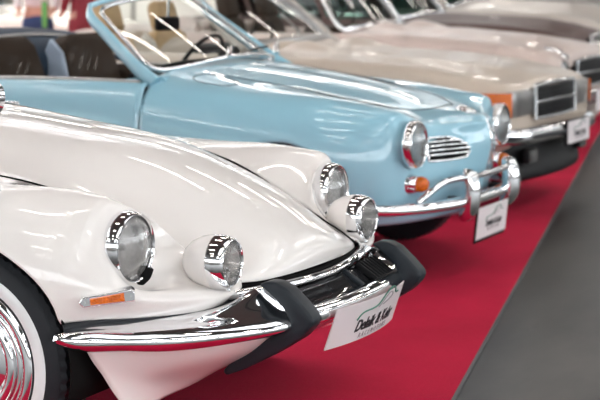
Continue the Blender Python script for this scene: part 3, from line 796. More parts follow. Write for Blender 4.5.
# windscreen: upright rounded pane in a blue surround with a bright inner frame
wb = [(-.755, -.625, .925), (-.66, -.45, .955), (-.60, -.2, .985), (-.585, 0, .990), (-.60, .2, .985), (-.66, .45, .955), (-.755, .625, .925)]
wt = [(-1.13, -.52, 1.222), (-1.08, -.35, 1.258), (-1.04, 0, 1.278), (-1.08, .35, 1.258), (-1.13, .52, 1.222)]
ws, _ = windscreen(KG, wb, wt, .011, 'glass')
for sg in (-1, 1):
    # body-colour pillar outside the bright frame
    sec = []
    for x, y, z, w1, w2 in ((-.70, .685, .880, .045, .025), (-.78, .675, .935, .038, .024), (-.92, .643, 1.035, .033, .022), (-1.05, .603, 1.13, .030, .020), (-1.14, .565, 1.205, .026, .017), (-1.155, .535, 1.240, .018, .013)):
        t = Vector((-.78, -.20, .60)).normalized(); s1 = Vector((.62, .25, .74)).normalized(); s2 = t.cross(s1).normalized()
        sec.append([tuple(np.array((x, y, z))+np.array(s1)*w1*math.cos(a)+np.array(s2)*w2*math.sin(a)) for a in np.linspace(0, 2*PI, 13)[:-1]])
    strip('windscreen_pillar', [[(p[0], sg*p[1], p[2]) for p in s] for s in sec], M['blue'], KG, 24, 20)
tube('header_rail', [(-1.155, -.54, 1.238), (-1.10, -.35, 1.280), (-1.06, 0, 1.298), (-1.10, .35, 1.280), (-1.155, .54, 1.238)], .014, M['blue'], KG, 12, 30)
# wiper arms
for y in (-.16, .34):
    w_ = tube('wiper', [(-.585+.0, y, .985), (-.60, y+.02, 1.015), (-.64, y+.12, 1.02), (-.66, y+.16, 1.03)], .008, M['chrome'], KG, 8, 12, rs=[.016, .012, .008, .006])
    tube('blade', [(-.64, y+.0, 1.018), (-.625, y-.20, 1.010)], .006, M['black'], w_)
# mirror
mr = box('rear_view_mirror', (-1.055, .02, 1.14), (.03, .22, .07), M['black'], KG, .014, None, 3)
tube('mirror_stem', [(-1.05, .02, 1.17), (-1.045, .02, 1.27)], .006, M['chrome'], mr)
# dashboard
o = strip('dashboard', [[(-.66, y, .97-.10*abs(y)), (-.80, y, .955-.08*abs(y)), (-.90, y, .925-.06*abs(y)), (-.92, y, .86), (-.88, y, .78), (-.70, y, .76)] for y in (-.66, -.3, 0, .3, .66)], M['blue'], KG, 30, 24)
tube('dashboard_pad', [(-.87, -.62, .905), (-.885, 0, .945), (-.87, .62, .905)], .017, M['black'], KG, 10, 20)
d_ = lathe('speedometer', [(-.045, 0), (-.045, .05), (-.04, .058), (.03, .06), (.03, 0)], M['black'], KG, 'x', 32, (-.87, .36, .955))
steering(KG, (-1.06, .34, .905), .195, R(58))
seat(KG, -1.71, -.32, M['seatbrown'], M['seatside'], .54, .69, .30, .22)
seat(KG, -1.66, .32, M['seatbrown'], M['seatside'], .54, .69, .30, .22)
# folded soft top behind the seats
tp = []
for y in np.linspace(-.60, .60, 9):
    e = .03*(1-(abs(y)/.6)**2)
    tp.append([(-1.82, y, .86), (-1.83, y, .95+e), (-1.92, y, 1.02+e), (-2.05, y, 1.07+e), (-2.22, y, 1.05+e), (-2.32, y, .95+e), (-2.30, y, .88), (-2.1, y, .86)])
o = strip('folded_soft_top', tp, M['softtop'], KG, 40, 30)
for k, (xx, zz) in enumerate(((-1.95, 1.065), (-2.12, 1.095))):
    tube('hood_bow', [(xx, -.60, zz-.03), (xx, 0, zz+.004), (xx, .60, zz-.03)], .010, M['steel'], o, 8, 12)
for sg in (-1, 1):
    tube('hood_frame_arm', [(-1.70, sg*.64, .90), (-1.88, sg*.645, .955), (-2.05, sg*.64, .97)], .014, M['softtop'], o, 8, 10)

# --- nose details of the blue car
for sg in (-1, 1):
    headlight(KG, (.588, sg*.560, .640), .108, .045, rz=0)
    # cone indicator
    c = lathe('indicator', [(-.05, .052), (-.01, .050), (.015, .042), (.032, .036), (.036, .033)], M['chrome'], KG, 'x', 32, (.545, sg*.545, .462), 60)
    bmobj('amber_lens', lathe_bm([(.030, .034), (.052, .036), (.070, .030), (.082, .017), (.086, 0)], 'x', 24), M['amber'], c, 60)

DGK = None
def raydrop(body, pts, axis, lift):
    """project points onto a body panel along -axis; returns local points on its surface"""
    from mathutils.bvhtree import BVHTree
    bm = bmesh.new(); bm.from_mesh(body.data); t = BVHTree.FromBMesh(bm); bm.free()
    out = []
    for p, d in pts:
        h = t.ray_cast(Vector(p), Vector(d))
        if h[0] is not None:
            n = h[1]
            if n.dot(Vector(d)) > 0: n = -n
            out.append(tuple(h[0]+n*lift))
    return out

# nostril grilles: chrome-framed teardrops with bars, laid on the body skin
for sg in (-1, 1):
    outl = [(.430, .552), (.437, .60), (.428, .643), (.36, .655), (.28, .651), (.215, .630), (.178, .595), (.178, .566), (.22, .554), (.33, .550)]
    q = spl([(0, a, z) for a, z in outl+outl[:1]], 60)
    P = raydrop(KBODY, [((2, sg*p[1], p[2]), (-1, 0, 0)) for p in q], 'x', .002)
    gr = bmobj('nostril_grille', tube_bm(P, .0065, 8), M['chrome'], KG, 60)
    # dark backing hugging the skin
    rows = []
    for k in range(13):
        f = k/12; a0 = .425-(.425-.172)*f
        zt = np.interp(a0, [.16, .185, .25, .33, .415, .435], [.588, .612, .642, .652, .640, .61]); zb = np.interp(a0, [.16, .22, .33, .435], [.572, .557, .553, .556])
        r_ = raydrop(KBODY, [((2, sg*a0, zb+(zt-zb)*j/6), (-1, 0, 0)) for j in range(7)], 'x', .0015); rows.append(r_)
    pymesh('grille_backing', *grid_vf(np.array(rows)), M['shadow'], gr).modifiers.new('sheet', 'SOLIDIFY').thickness = .001
    for z in (.578, .598, .618, .636):
        amin = .168+max(0, (z-.60))*.9
        r_ = raydrop(KBODY, [((2, sg*a, z), (-1, 0, 0)) for a in np.linspace(.425, amin+.02*(z > .63), 12)], 'x', .006)
        bmobj('grille_bar', tube_bm(r_, .0042, 6), M['chrome'], gr, 60)
# round badge on the nose, bright centre strip, hood shut line, filler flap line
bd = raydrop(KBODY, [((.60, 0, 2), (0, 0, -1))], 'z', .0)
b_ = lathe('nose_badge', [(0, .050), (.008, .046), (.013, .038), (.010, .030), (.014, .018), (.016, 0)], M['chrome'], KG, 'z', 32, bd[0] if bd else (.6, 0, .74)); b_.rotation_euler = (0, R(18), 0)
P = raydrop(KBODY, [((2, .0005, z), (-1, 0, 0)) for z in np.linspace(.715, .44, 16)], 'x', .001)
bmobj('nose_strip', tube_bm(P, .006, 8), M['chrome'], KG, 60)
lid = [(-.52, .455), (-.25, .44), (0, .42), (.2, .39), (.33, .34), (.42, .25), (.475, .12), (.485, 0)]
lidq = spl([(x, a, 0) for x, a in lid], 50)
full = [(p[0], -p[1]) for p in lidq]+[(p[0], p[1]) for p in lidq[::-1][1:]]
P = raydrop(KBODY, [((x, y, 2), (0, 0, -1)) for x, y in full], 'z', -.0006)
bmobj('boot_shut_line', tube_bm(P, .0038, 6), M['shadow'], KG, 0)
P = raydrop(KBODY, [((-.47, y, 2), (0, 0, -1)) for y in np.linspace(-.44, .44, 20)], 'z', -.0006)
fq = spl([(-.56, -.53, 0), (-.54, -.485, 0), (-.44, -.49, 0), (-.36, -.505, 0), (-.335, -.54, 0), (-.355, -.60, 0), (-.43, -.615, 0), (-.53, -.60, 0), (-.56, -.56, 0), (-.56, -.53, 0)], 50)
P = raydrop(KBODY, [((p[0], p[1], 2), (0, 0, -1)) for p in fq], 'z', -.0004)
bmobj('filler_flap_line', tube_bm(P, .0032, 6), M['shadow'], KG, 0)
for sg in (-1, 1):
    P = raydrop(KBODY, [((2, sg*.36, .74), (-1, 0, 0))], 'x', 0)
# bumper: wrap-round blade, two tall over-riders, tubular upper rail
def kgpath(a):   # outline of blade front in plan
    return .735-.24*(abs(a)/.78)**2.6
bl = []
for y in np.linspace(-.78, .78, 21):
    x = kgpath(y)-(.10*max(0, abs(y)-.68)/.1)
    bl.append([(x-.035, y, .340), (x-.006, y, .336), (x+.008, y, .346), (x+.010, y, .358), (x+.006, y, .372), (x-.008, y, .382), (x-.035, y, .382), (x-.028, y, .358)])
bp = strip('bumper', bl, M['chrome'], KG, 90, 24)
for sg in (-1, 1):
    ov = []
    for z, xo, w, d in ((.268, .815, .020, .02), (.285, .835, .032, .045), (.33, .862, .040, .06), (.40, .872, .040, .065), (.46, .862, .038, .06), (.498, .842, .030, .045), (.512, .822, .018, .02)):
        xo -= .100; ov.append([(xo-d, sg*.275-w, z), (xo-d*.3, sg*.275-w, z), (xo, sg*.275-w*.5, z), (xo+.004, sg*.275, z), (xo, sg*.275+w*.5, z), (xo-d*.3, sg*.275+w, z), (xo-d, sg*.275+w, z)])
    strip('bumper_guard', ov, M['chrome'], KG, 40, 28)
    tube('bumper_rail', [(.600, sg*.60, .385), (.640, sg*.545, .43), (.675, sg*.47, .468), (.705, sg*.38, .476), (.73, sg*.275, .474)], .0145, M['chrome'], KG, 12, 30)
    tube('bumper_bracket', [(.62, sg*.275, .36), (.72, sg*.275, .36)], .02, M['black'], KG)
tube('bumper_rail', [(.73, -.275, .474), (.750, 0, .476), (.73, .275, .474)], .0145, M['chrome'], KG, 12, 20)
show_card(KG, .40, .150, (.745, -.005, .245), lambda u, v, w: (.735+w+.10*v, -.005+u, .245+v), False)
box('plate_holder', (.729, -.005, .235), (.010, .412, .165), M['black'], KG, .003, Matrix.Rotation(R(5.7), 3, 'Y'))

# ==================================================================== generic open / closed classic cars behind
def simple_car(name, label, loc, spec, color, open_top=True, seatm='seatbeige', hubk='hub'):
    """spec: dict with width w, hood heights, nose x, cowl x, tail x, wheelbase"""
    T = thing(name, label, 'car', loc)
    w = spec['w']; nose = spec['nose']; cowl = spec['cowl']; cock = spec['cock']; tail = spec['tail']; wb = spec['wb']
    def sec(x, ww, zb, zs, zc, crest=None, well=None):
        cz = zs+.012 if crest is None else crest
        if well is None:
            top = [(.80, zs+.010), (.62, (zs*.5+cz*.5)+.006), (.50, cz), (.30, (cz+zc)/2+.003), (0, zc)]
        else:
            top = [(.86, zs-.002), (.83, zs-.03), (.80, zs-.20), (.76, well), (0, well)]
        base = [(.90, zb), (.965, zb+.10), (.995, zb+.22), (1.0, (zb+zs)/2+.05), (.985, zs-.075), (.945, zs-.015), (.895, zs+.004)]
        return [(x, ww*a, z) for a, z in base+top]
    secs = []
    for x, ww, zb, zs, zc, cz in spec['secs']:
        secs.append(sec(x, ww, zb, zs, zc, cz))
    # order rear -> front
    zB = spec['belt']
    rear = []
    if open_top:
        for x, k, zt in ((tail, .86, zB-.22), (tail+.12, .93, zB-.07), (tail+.6, .98, zB-.01), (cock-.16, 1.0, zB+.005)):
            rear.append(sec(x, w*k, .24 if x < tail+.3 else .20, zt, zt+.03, zt+.015))
        rear.append(sec(cock-.02, w, .20, zB, zB, None, zB-.08))
        rear.append(sec(cock+.10, w, .20, zB, zB, None, .34)); rear.append(sec(cock+.5, w, .20, zB+.002, zB, None, .32)); rear.append(sec(cowl-.20, w, .20, zB+.005, zB, None, .40))
        rear.append(sec(cowl-.10, w, .20, zB+.006, zB, None, zB-.10))
    else:
        for x, k, zt in ((tail, .84, zB-.20), (tail+.12, .92, zB-.05), (tail+.6, .98, zB), (cock-.3, 1.0, zB+.01), (cock+.5, 1.0, zB+.01), (cowl-.2, 1.0, zB+.005)):
            rear.append(sec(x, w*k, .22, zt, zt+.03, zt+.015))
    net = rear+secs
    ext = [s+[(s[-2][0], -s[-2][1], s[-2][2]), (s[-3][0], -s[-3][1], s[-3][2])] for s in net]
    S = Surf(ext); vmax = S.tv[-3]
    G = net_mesh(ext, 130, 44, [(0, .31, spec.get('ar', .35)), (-wb, .31, spec.get('ar', .35))], v1=vmax)
    V1, F1 = grid_vf(G); V2, F2 = grid_vf(mir(G), len(V1), True)
    # close nose and tail
    nu, nv = G.shape[:2]
    cap1 = [(nu-1)*nv+j for j in range(nv)]+[len(V1)+(nu-1)*nv+j for j in range(nv-1, -1, -1)]
    cap0 = [j for j in range(nv)]+[len(V1)+j for j in range(nv-1, -1, -1)]
    b = pymesh('body', V1+V2, F1+F2+[tuple(cap1), tuple(cap0[::-1])], M[color], T, True, 50)
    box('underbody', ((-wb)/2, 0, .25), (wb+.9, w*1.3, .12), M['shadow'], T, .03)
    for sg in (-1, 1):
        for xx in (0, -wb):
            liner(T, xx, w-.035, spec.get('ar', .35)+.004, .24, .31, sg)
            wheel(T, (xx, sg*(w-.13), .315), .313, .17, hubk, sg, None, .19)
    return T, b

# ---- car 3: champagne roadster with wide slatted grille
SLx, SLy = -3.78, 9.42
SL, slb = simple_car('roadster_car', 'champagne roadster with a wide black slatted grille and amber corner lamps, behind the blue convertible', (SLx, SLy, .0075),
    dict(w=.895, nose=.80, cowl=-.86, cock=-2.05, tail=-3.45, wb=2.46, belt=.905, secs=[
        (-.80, .895, .20, .905, .965, .945), (-.45, .893, .20, .895, .930, .925), (0, .89, .20, .872, .905, .902), (.35, .875, .22, .835, .872, .865), (.60, .85, .26, .792, .83, .815), (.76, .815, .40, .750, .785, .770), (.795, .80, .42, .725, .765, .752), (.80, .78, .44, .70, .74, .73)]), 'champagne')
windscreen(SL, [(-1.0, -.66, .925), (-.88, -.35, .975), (-.84, 0, .985), (-.88, .35, .975), (-1.0, .66, .925)], [(-1.38, -.56, 1.285), (-1.33, 0, 1.32), (-1.38, .56, 1.285)], .024, 'glass', 'steel', 24, 1.3)
for sg in (-1, 1):
    tube('windscreen_pillar', [(-.97, sg*.69, .93), (-1.18, sg*.645, 1.10), (-1.39, sg*.585, 1.29)], .030, M['silver'], SL)
tube('header_rail', [(-1.39, -.585, 1.295), (-1.35, 0, 1.335), (-1.39, .585, 1.295)], .022, M['silver'], SL, 12, 20)
box('dashboard', (-1.20, 0, .90), (.34, 1.34, .13), M['black'], SL, .05)
steering(SL, (-1.45, .37, .90), .20, R(62))
for y in (-.36, .36):
    seat(SL, -2.02, y, M['seatbeige'], M['seatcream'], .52, .62, .32, .26, True, M['seatbeige'], .05)
for y in (-.14, .30):
    w_ = tube('wiper', [(-.86, y, .985), (-.93, y+.15, 1.03)], .008, M['steel'], SL)
    tube('blade', [(-.92, y+.13, 1.035), (-1.05, y+.13, 1.14)], .007, M['steel'], w_)
# front lamps
for sg in (-1, 1):
    hl = box('headlight', (.775, sg*.575, .655), (.07, .38, .155), M['steel'], SL, .015)
    box('lens', (.812, sg*.535, .655), (.012, .29, .140), M['lens2'], hl, .006)
    box('reflector', (.795, sg*.535, .655), (.012, .29, .130), M['reflector'], hl, .004)
    q = [(.78, .760), (.815, .765), (.800, .80), (.74, .845), (.50, .885), (.50, .855), (.72, .80)]
    bm = bmesh.new(); vs = [bm.verts.new((x, sg*(a+.012), .585)) for x, a in q]; f = bm.faces.new(vs)
    r_ = bmesh.ops.extrude_face_region(bm, geom=[f]); bmesh.ops.translate(bm, vec=(0, 0, .140), verts=[v for v in r_['geom'] if isinstance(v, bmesh.types.BMVert)])
    bmesh.ops.recalc_face_normals(bm, faces=bm.faces); bmobj('indicator', bm, M['amber'], SL, 30)
    fo = box('fog_lamp', (.83, sg*.50, .345), (.05, .15, .085), M['black'], SL, .012); box('lens', (.857, sg*.50, .345), (.008, .13, .070), M['lens2'], fo, .003); box('reflector', (.850, sg*.50, .345), (.006, .13, .070), M['reflector'], fo, .002)
gr = box('grille', (.800, 0, .645), (.04, .76, .175), M['black'], SL, .01)
for k in range(7):
    box('grille_bar', (.825, 0, .572+.0245*k), (.012, .74, .008), M['black'], gr, .002)
tube('grille_surround', [(.828, -.385, .555), (.832, 0, .550), (.828, .385, .555)], .011, M['chrome'], gr)
for sg in (-1, 1): tube('grille_surround', [(.828, sg*.388, .55), (.822, sg*.388, .745)], .012, M['chrome'], gr)
tube('grille_surround', [(.815, -.39, .745), (.822, 0, .755), (.815, .39, .745)], .014, M['chrome'], gr)
box('grille_bar', (.832, 0, .650), (.012, .76, .018), M['chrome'], gr, .004)
bs = []
for y in np.linspace(-.86, .86, 19):
    x = .93-.05*(abs(y)/.6)**2-.22*(max(0, abs(y)-.70)/.16)**2
    bs.append([(x-.05, y, .435), (x-.005, y, .430), (x+.012, y, .450), (x+.014, y, .480), (x+.006, y, .505), (x-.02, y, .518), (x-.05, y, .515)])
strip('bumper', bs, M['chrome'], SL, 70, 20)
tube('bumper_insert', [(.60, -.875, .470), (.79, -.80, .468), (.895, -.55, .468), (.944, 0, .466), (.895, .55, .468), (.79, .80, .468), (.60, .875, .470)], .014, M['rubber'], SL, 10, 50)
va = []
for y in np.linspace(-.82, .82, 15):
    x = .84-.08*(abs(y)/.7)**2-.12*(max(0, abs(y)-.62)/.2)**2
    va.append([(x-.10, y, .44), (x-.02, y, .43), (x-.01, y, .36), (x, y, .30), (x+.02, y, .24), (x+.01, y, .20), (x-.05, y, .20), (x-.10, y, .26)])
strip('front_apron', va, M['black'], SL, 60, 28)
show_card(SL, .44, .135, (.955, .06, .455), None)
box('number_bracket', (.945, .06, .455), (.012, .46, .15), M['black'], SL, .003)

# ---- car 4: rose-silver tourer with chrome-ringed lamps
C4, c4b = simple_car('touring_car', 'rose silver open tourer, third from the white saloon, chrome ringed lamp on its wing', (-4.50, 12.45, .0075),
    dict(w=.88, nose=.85, cowl=-.95, cock=-2.3, tail=-3.75, wb=2.6, belt=.93, secs=[
        (-.88, .88, .20, .935, .985, .97), (-.45, .88, .20, .930, .975, .955), (0, .875, .20, .905, .955, .935), (.4, .865, .22, .870, .925, .90), (.68, .84, .30, .83, .88, .86), (.82, .80, .42, .775, .83, .81), (.845, .77, .46, .74, .80, .78), (.85, .75, .48, .72, .77, .75)]), 'rosesilver')
windscreen(C4, [(-1.02, -.66, .955), (-.90, -.35, .99), (-.86, 0, 1.0), (-.90, .35, .99), (-1.02, .66, .955)], [(-1.28, -.58, 1.32), (-1.22, 0, 1.36), (-1.28, .58, 1.32)], .024, 'glass', 'chrome', 24, 1.4)
box('dashboard', (-1.22, 0, .93), (.30, 1.30, .12), M['seatbrown'], C4, .05)
steering(C4, (-1.5, .37, .93), .20, R(60))
for y in (-.36, .36):
    seat(C4, -2.1, y, M['seatbrown'], M['seatbrown'], .5, .62, .34, .2, True, M['seatbrown'])
for sg in (-1, 1):
    headlight(C4, (.86, sg*.62, .665), .095, .06)
    tube('lamp_cowl', [(.70, sg*.62, .84), (.82, sg*.62, .81), (.875, sg*.62, .77)], .02, M['chrome'], C4, 10, 10)
gr = box('grille', (.855, 0, .64), (.05, .72, .20), M['black'], C4, .012)
for z in (.58, .61, .67, .70): box('grille_bar', (.884, 0, z), (.008, .70, .006), M['black'], gr, .001)
box('grille_bar', (.888, 0, .64), (.012, .72, .02), M['chrome'], gr, .005)
tube('grille_surround', [(.88, -.37, .54), (.885, -.37, .745), (.89, 0, .760), (.885, .37, .745), (.88, .37, .54), (.885, 0, .535), (.88, -.37, .54)], .012, M['chrome'], gr)
bs = []
for y in np.linspace(-.86, .86, 19):
    x = .97-.05*(abs(y)/.6)**2-.24*(max(0, abs(y)-.70)/.16)**2
    bs.append([(x-.05, y, .415), (x-.005, y, .410), (x+.012, y, .430), (x+.014, y, .465), (x+.006, y, .495), (x-.02, y, .508), (x-.05, y, .505)])
strip('bumper', bs, M['chrome'], C4, 70, 20)
va = [[(x-.10, y, .44), (x-.02, y, .43), (x-.01, y, .36), (x-.01, y, .30), (x-.03, y, .25), (x-.10, y, .25)] for y, x in ((-.80, .66), (-.6, .80), (-.3, .84), (0, .85), (.3, .84), (.6, .80), (.80, .66))]
strip('front_apron', va, M['rosesilver'], C4, 50, 24)
show_card(C4, .44, .17, (.998, -.02, .43), None)

# ---- car 5: dark brown saloon
C5, c5b = simple_car('saloon_car', 'dark brown saloon whose hood shows as a dark band behind the rose silver tourer', (-5.25, 15.3, .0075),
    dict(w=.86, nose=.80, cowl=-.85, cock=-2.4, tail=-3.6, wb=2.65, belt=.96, secs=[
        (-.80, .86, .22, .955, 1.03, .995), (-.4, .86, .22, .95, 1.025, .985), (0, .855, .22, .935, 1.01, .965), (.4, .84, .24, .90, .975, .935), (.68, .80, .30, .85, .92, .885), (.80, .74, .40, .78, .86, .82), (.83, .70, .44, .73, .80, .77)]), 'brown', False)
windscreen(C5, [(-.98, -.66, .98), (-.86, -.3, 1.03), (-.83, 0, 1.035), (-.86, .3, 1.03), (-.98, .66, .98)], [(-1.30, -.54, 1.42), (-1.24, 0, 1.46), (-1.30, .54, 1.42)], .022, 'glassdark', 'chrome', 24, 1.3)
def greenhouse(T, x0, x1, zb, zt, wb_, wt_, colr, gm='glassdark'):
    rf = [[(x, wt_*b, z-dz) for b, dz in ((-1, .05), (-.7, .012), (0, 0), (.7, .012), (1, .05))] for x, z in ((x0, zt-.03), (x0-.3, zt), ((x0+x1)/2, zt+.005), (x1+.35, zt-.01), (x1, zt-.08))]
    o = grid_obj('roof', net_mesh(rf, 20, 14), M[colr], T, .02); fix_out(o, ((x0+x1)/2, 0, .5))
    for sg in (-1, 1):
        sw = np.array([[(x0+.30*(1-k/5)-(x0-x1+.1)*j/6, sg*(wb_-(wb_-wt_)*k/5), zb+(zt-.06-zb)*k/5) for k in range(6)] for j in range(7)])
        pymesh('side_window', *grid_vf(sw), M[gm], T).modifiers.new('pane', 'SOLIDIFY').thickness = .004
        for f in (0, .48, 1.0):
            xb = x0+.30-(x0-x1+.1)*f; tube('roof_pillar', [(xb, sg*(wb_+.0), zb-.02), (xb-.30, sg*wt_, zt-.05)], .022, M[colr], T)
    bk = np.array([[(x1+.12-.0-.32*(1-k/5), -wb_+.02+(2*wb_-.04)*j/6, zb+(zt-.09-zb)*k/5) for k in range(6)] for j in range(7)])
    pymesh('rear_window', *grid_vf(bk), M[gm], T).modifiers.new('pane', 'SOLIDIFY').thickness = .004
greenhouse(C5, -1.28, -2.75, .99, 1.48, .72, .56, 'brown')
for sg in (-1, 1): headlight(C5, (.815, sg*.57, .70), .10, .08)
gr = box('grille', (.84, 0, .66), (.05, .52, .30), M['black'], C5, .02)
for k in range(9): box('grille_bar', (.870, -.22+.055*k, .66), (.008, .006, .28), M['steel'], gr, .001)
tube('grille_surround', [(.868, -.27, .50), (.868, -.27, .80), (.87, -.2, .835), (.87, .2, .835), (.868, .27, .80), (.868, .27, .50)], .018, M['chrome'], gr)
bs = []
for y in np.linspace(-.84, .84, 19):
    x = .97-.05*(abs(y)/.6)**2-.24*(max(0, abs(y)-.68)/.16)**2
    bs.append([(x-.05, y, .455), (x-.005, y, .450), (x+.012, y, .470), (x+.014, y, .51), (x+.006, y, .54), (x-.02, y, .553), (x-.05, y, .55)])
strip('bumper', bs, M['chrome'], C5, 70, 20)
for sg in (-1, 1):
    strip('bumper_guard', [[(.99-d, sg*.32-w_, z), (.99, sg*.32-w_*.6, z), (1.0, sg*.32, z), (.99, sg*.32+w_*.6, z), (.99-d, sg*.32+w_, z)] for z, w_, d in ((.42, .02, .03), (.46, .032, .06), (.56, .032, .06), (.60, .02, .03))], M['chrome'], C5, 20, 20)

# ---- car 6: tall silver saloon at the top right
C6, c6b = simple_car('saloon_car', 'tall silver beige saloon farthest back in the row, its hood filling the top right corner', (-5.75, 18.0, .0075),
    dict(w=.90, nose=.90, cowl=-.9, cock=-2.5, tail=-3.8, wb=2.8, belt=1.02, ar=.36, secs=[
        (-.85, .90, .24, 1.02, 1.14, 1.08), (-.4, .90, .24, 1.015, 1.135, 1.075), (.1, .90, .24, 1.0, 1.12, 1.06), (.5, .88, .26, .97, 1.09, 1.03), (.80, .83, .34, .90, 1.03, .97), (.93, .76, .44, .82, .94, .88), (.96, .72, .48, .76, .86, .80)]), 'silver', False)
windscreen(C6, [(-1.0, -.68, 1.05), (-.9, -.3, 1.12), (-.88, 0, 1.14), (-.9, .3, 1.12), (-1.0, .68, 1.05)], [(-1.32, -.56, 1.50), (-1.26, 0, 1.54), (-1.32, .56, 1.50)], .022, 'glassdark', 'chrome', 24, 1.3)
greenhouse(C6, -1.30, -2.9, 1.06, 1.56, .76, .58, 'silver')
for sg in (-1, 1): headlight(C6, (.94, sg*.60, .74), .10, .10)
gr = box('grille', (.965, 0, .68), (.06, .50, .40), M['black'], C6, .02)
for k in range(9): box('grille_bar', (1.0, -.20+.05*k, .68), (.008, .006, .38), M['chrome'], gr, .001)
tube('grille_surround', [(.998, -.26, .48), (.998, -.26, .86), (1.0, 0, .90), (.998, .26, .86), (.998, .26, .48)], .02, M['chrome'], gr)
bs = []
for y in np.linspace(-.88, .88, 19):
    x = 1.10-.05*(abs(y)/.6)**2-.24*(max(0, abs(y)-.70)/.18)**2
    bs.append([(x-.05, y, .455), (x-.005, y, .450), (x+.012, y, .470), (x+.014, y, .51), (x+.006, y, .54), (x-.02, y, .553), (x-.05, y, .55)])
strip('bumper', bs, M['chrome'], C6, 70, 20)

# bare area light without a fixture, for the added fill on the partition
def area(name, loc, size, energy, col, rot=(0, 0, 0)):
    l = bpy.data.lights.new(name, 'AREA'); l.shape = 'RECTANGLE'; l.size, l.size_y = size; l.energy = energy; l.color = col
    o = bpy.data.objects.new(name, l); COL.objects.link(o); o.location = loc; o.rotation_euler = rot
    return o


# ==================================================================== people at the far left
def skinned(name, verts, edges, m, parent=None, sub=2, root=0):
    me = bpy.data.meshes.new(name); me.from_pydata([v[0] for v in verts], edges, []); me.update()
    o = bpy.data.objects.new(name, me); COL.objects.link(o)
    o.modifiers.new('skin', 'SKIN'); sv = me.skin_vertices[0].data
    for i, v in enumerate(verts):
        r = v[1] if isinstance(v[1], tuple) else (v[1], v[1]); sv[i].radius = r
    sv[root].use_root = True
    s = o.modifiers.new('sub', 'SUBSURF'); s.levels = sub; s.render_levels = sub
    bpy.context.view_layer.update()
    dg = bpy.context.evaluated_depsgraph_get(); m2 = bpy.data.meshes.new_from_object(o.evaluated_get(dg))
    bpy.data.objects.remove(o)
    m2.materials.clear()
    return link(name, m2, m, parent)

def person(label, loc, rz, top_m, leg_m, hair_m, coat=0., scale=1., arm=0.):
    P = thing('person', label, 'person', loc, rz); P.scale = (scale,)*3
    A = arm
    V = [((0, 0, .97), (.15, .11)), ((0, 0, 1.12), (.135, .10)), ((0, .01, 1.32), (.16, .11)), ((0, .0, 1.46), (.09, .07)), ((0, .01, 1.53), .052), ((0, .03, 1.60), (.072, .085)), ((0, .03, 1.70), (.072, .09)), ((0, .025, 1.76), (.045, .05))]
    E_ = [(i, i+1) for i in range(7)]
    for s in (-1, 1):
        b = len(V)
        V += [((s*.17, 0, 1.42), .055), ((s*.22, -.03, 1.16), .043), ((s*.20, .12+A, 1.00), .033), ((s*.18, .19+A, .98), (.022, .035))]
        E_ += [(3, b), (b, b+1), (b+1, b+2), (b+2, b+3)]
        # five fingers
        for k in range(4):
            f = len(V); yy = .19+A; dx = (k-1.5)*.018
            V += [((s*.18+dx, yy+.045, .965), .0085), ((s*.18+dx, yy+.075, .945-.004*k), .0075)]
            E_ += [(b+3, f), (f, f+1)]
        f = len(V); V += [((s*.145, .20+A, .985), .010), ((s*.130, .235+A, .975), .008)]; E_ += [(b+3, f), (f, f+1)]
        b = len(V)
        V += [((s*.095, 0, .86), .095), ((s*.10, .02, .50), .060), ((s*.105, -.01, .12), .040), ((s*.11, .02, .05), (.042, .035)), ((s*.12, .14, .035), (.04, .025))]
        E_ += [(0, b), (b, b+1), (b+1, b+2), (b+2, b+3), (b+3, b+4)]
    body = skinned('body', V, E_, M['skin'], P)
    # face: nose, eyes, mouth and ears
    bmobj('face', merge([lathe_bm([(0, .009), (.016, .012), (.022, .006), (.024, 0)], 'y', 10, (0, .095, 1.635))]+[lathe_bm([(0, .012), (.006, .008), (.008, 0)], 'y', 10, (s*.03, .100, 1.665)) for s in (-1, 1)]+[box_data((0, .105, 1.600), (.045, .01, .009), .003)]+[box_data((s*.078, .02, 1.65), (.012, .03, .05), .005) for s in (-1, 1)]), M['skin'], body, 60)
    hv = [((0, -.015, 1.66), (.085, .085)), ((0, .0, 1.735), (.085, .095)), ((0, .015, 1.785), (.05, .06))]
    skinned('hair', hv, [(0, 1), (1, 2)], M[hair_m], P)
    tv = [((0, 0, 1.03-coat*1.2), (.175+coat*.12, .135+coat*.1)), ((0, 0, 1.12), (.155, .12)), ((0, .01, 1.32), (.175, .125)), ((0, 0, 1.465), (.10, .085))]; te = [(0, 1), (1, 2), (2, 3)]
    for s in (-1, 1):
        b = len(tv); tv += [((s*.175, 0, 1.42), .070), ((s*.225, -.03, 1.16), .057), ((s*.205, .10+A, 1.01), .046)]; te += [(3, b), (b, b+1), (b+1, b+2)]
    skinned('shirt' if not coat else 'coat', tv, te, M[top_m], P)
    lv = [((0, 0, 1.00), (.165, .125)), ((0, 0, .92), (.165, .13))]; le = [(0, 1)]
    for s in (-1, 1):
        b = len(lv); lv += [((s*.098, 0, .82), .108), ((s*.10, .02, .50), .078), ((s*.105, -.01, .10), .062)]; le += [(1, b), (b, b+1), (b+1, b+2)]
    skinned('trousers', lv, le, M[leg_m], P)
    for s in (-1, 1):
        bmobj('shoe', box_data((s*.115, .06, .04), (.10, .27, .08), .035, 3), M['shoe'], P, 60)
    return P
person('person in white shirt and blue jeans standing behind the cars at the far left', (-11.05, 15.35, .0075), R(205), 'shirt', 'denim', 'hair')
person('person in a long maroon coat beside the person in jeans', (-10.45, 15.4, .0075), R(60), 'maroon', 'maroon', 'hair', .25)
bagm = box_data((0, 0, 0), (.07, .04, .30), .02, 3)
bag = bmobj('scarf', bagm, M['greencloth'], None, 60); bag.location = (-10.74, 15.05, .98)
tag(bag, 'bright green cloth hanging between the two people', 'cloth')

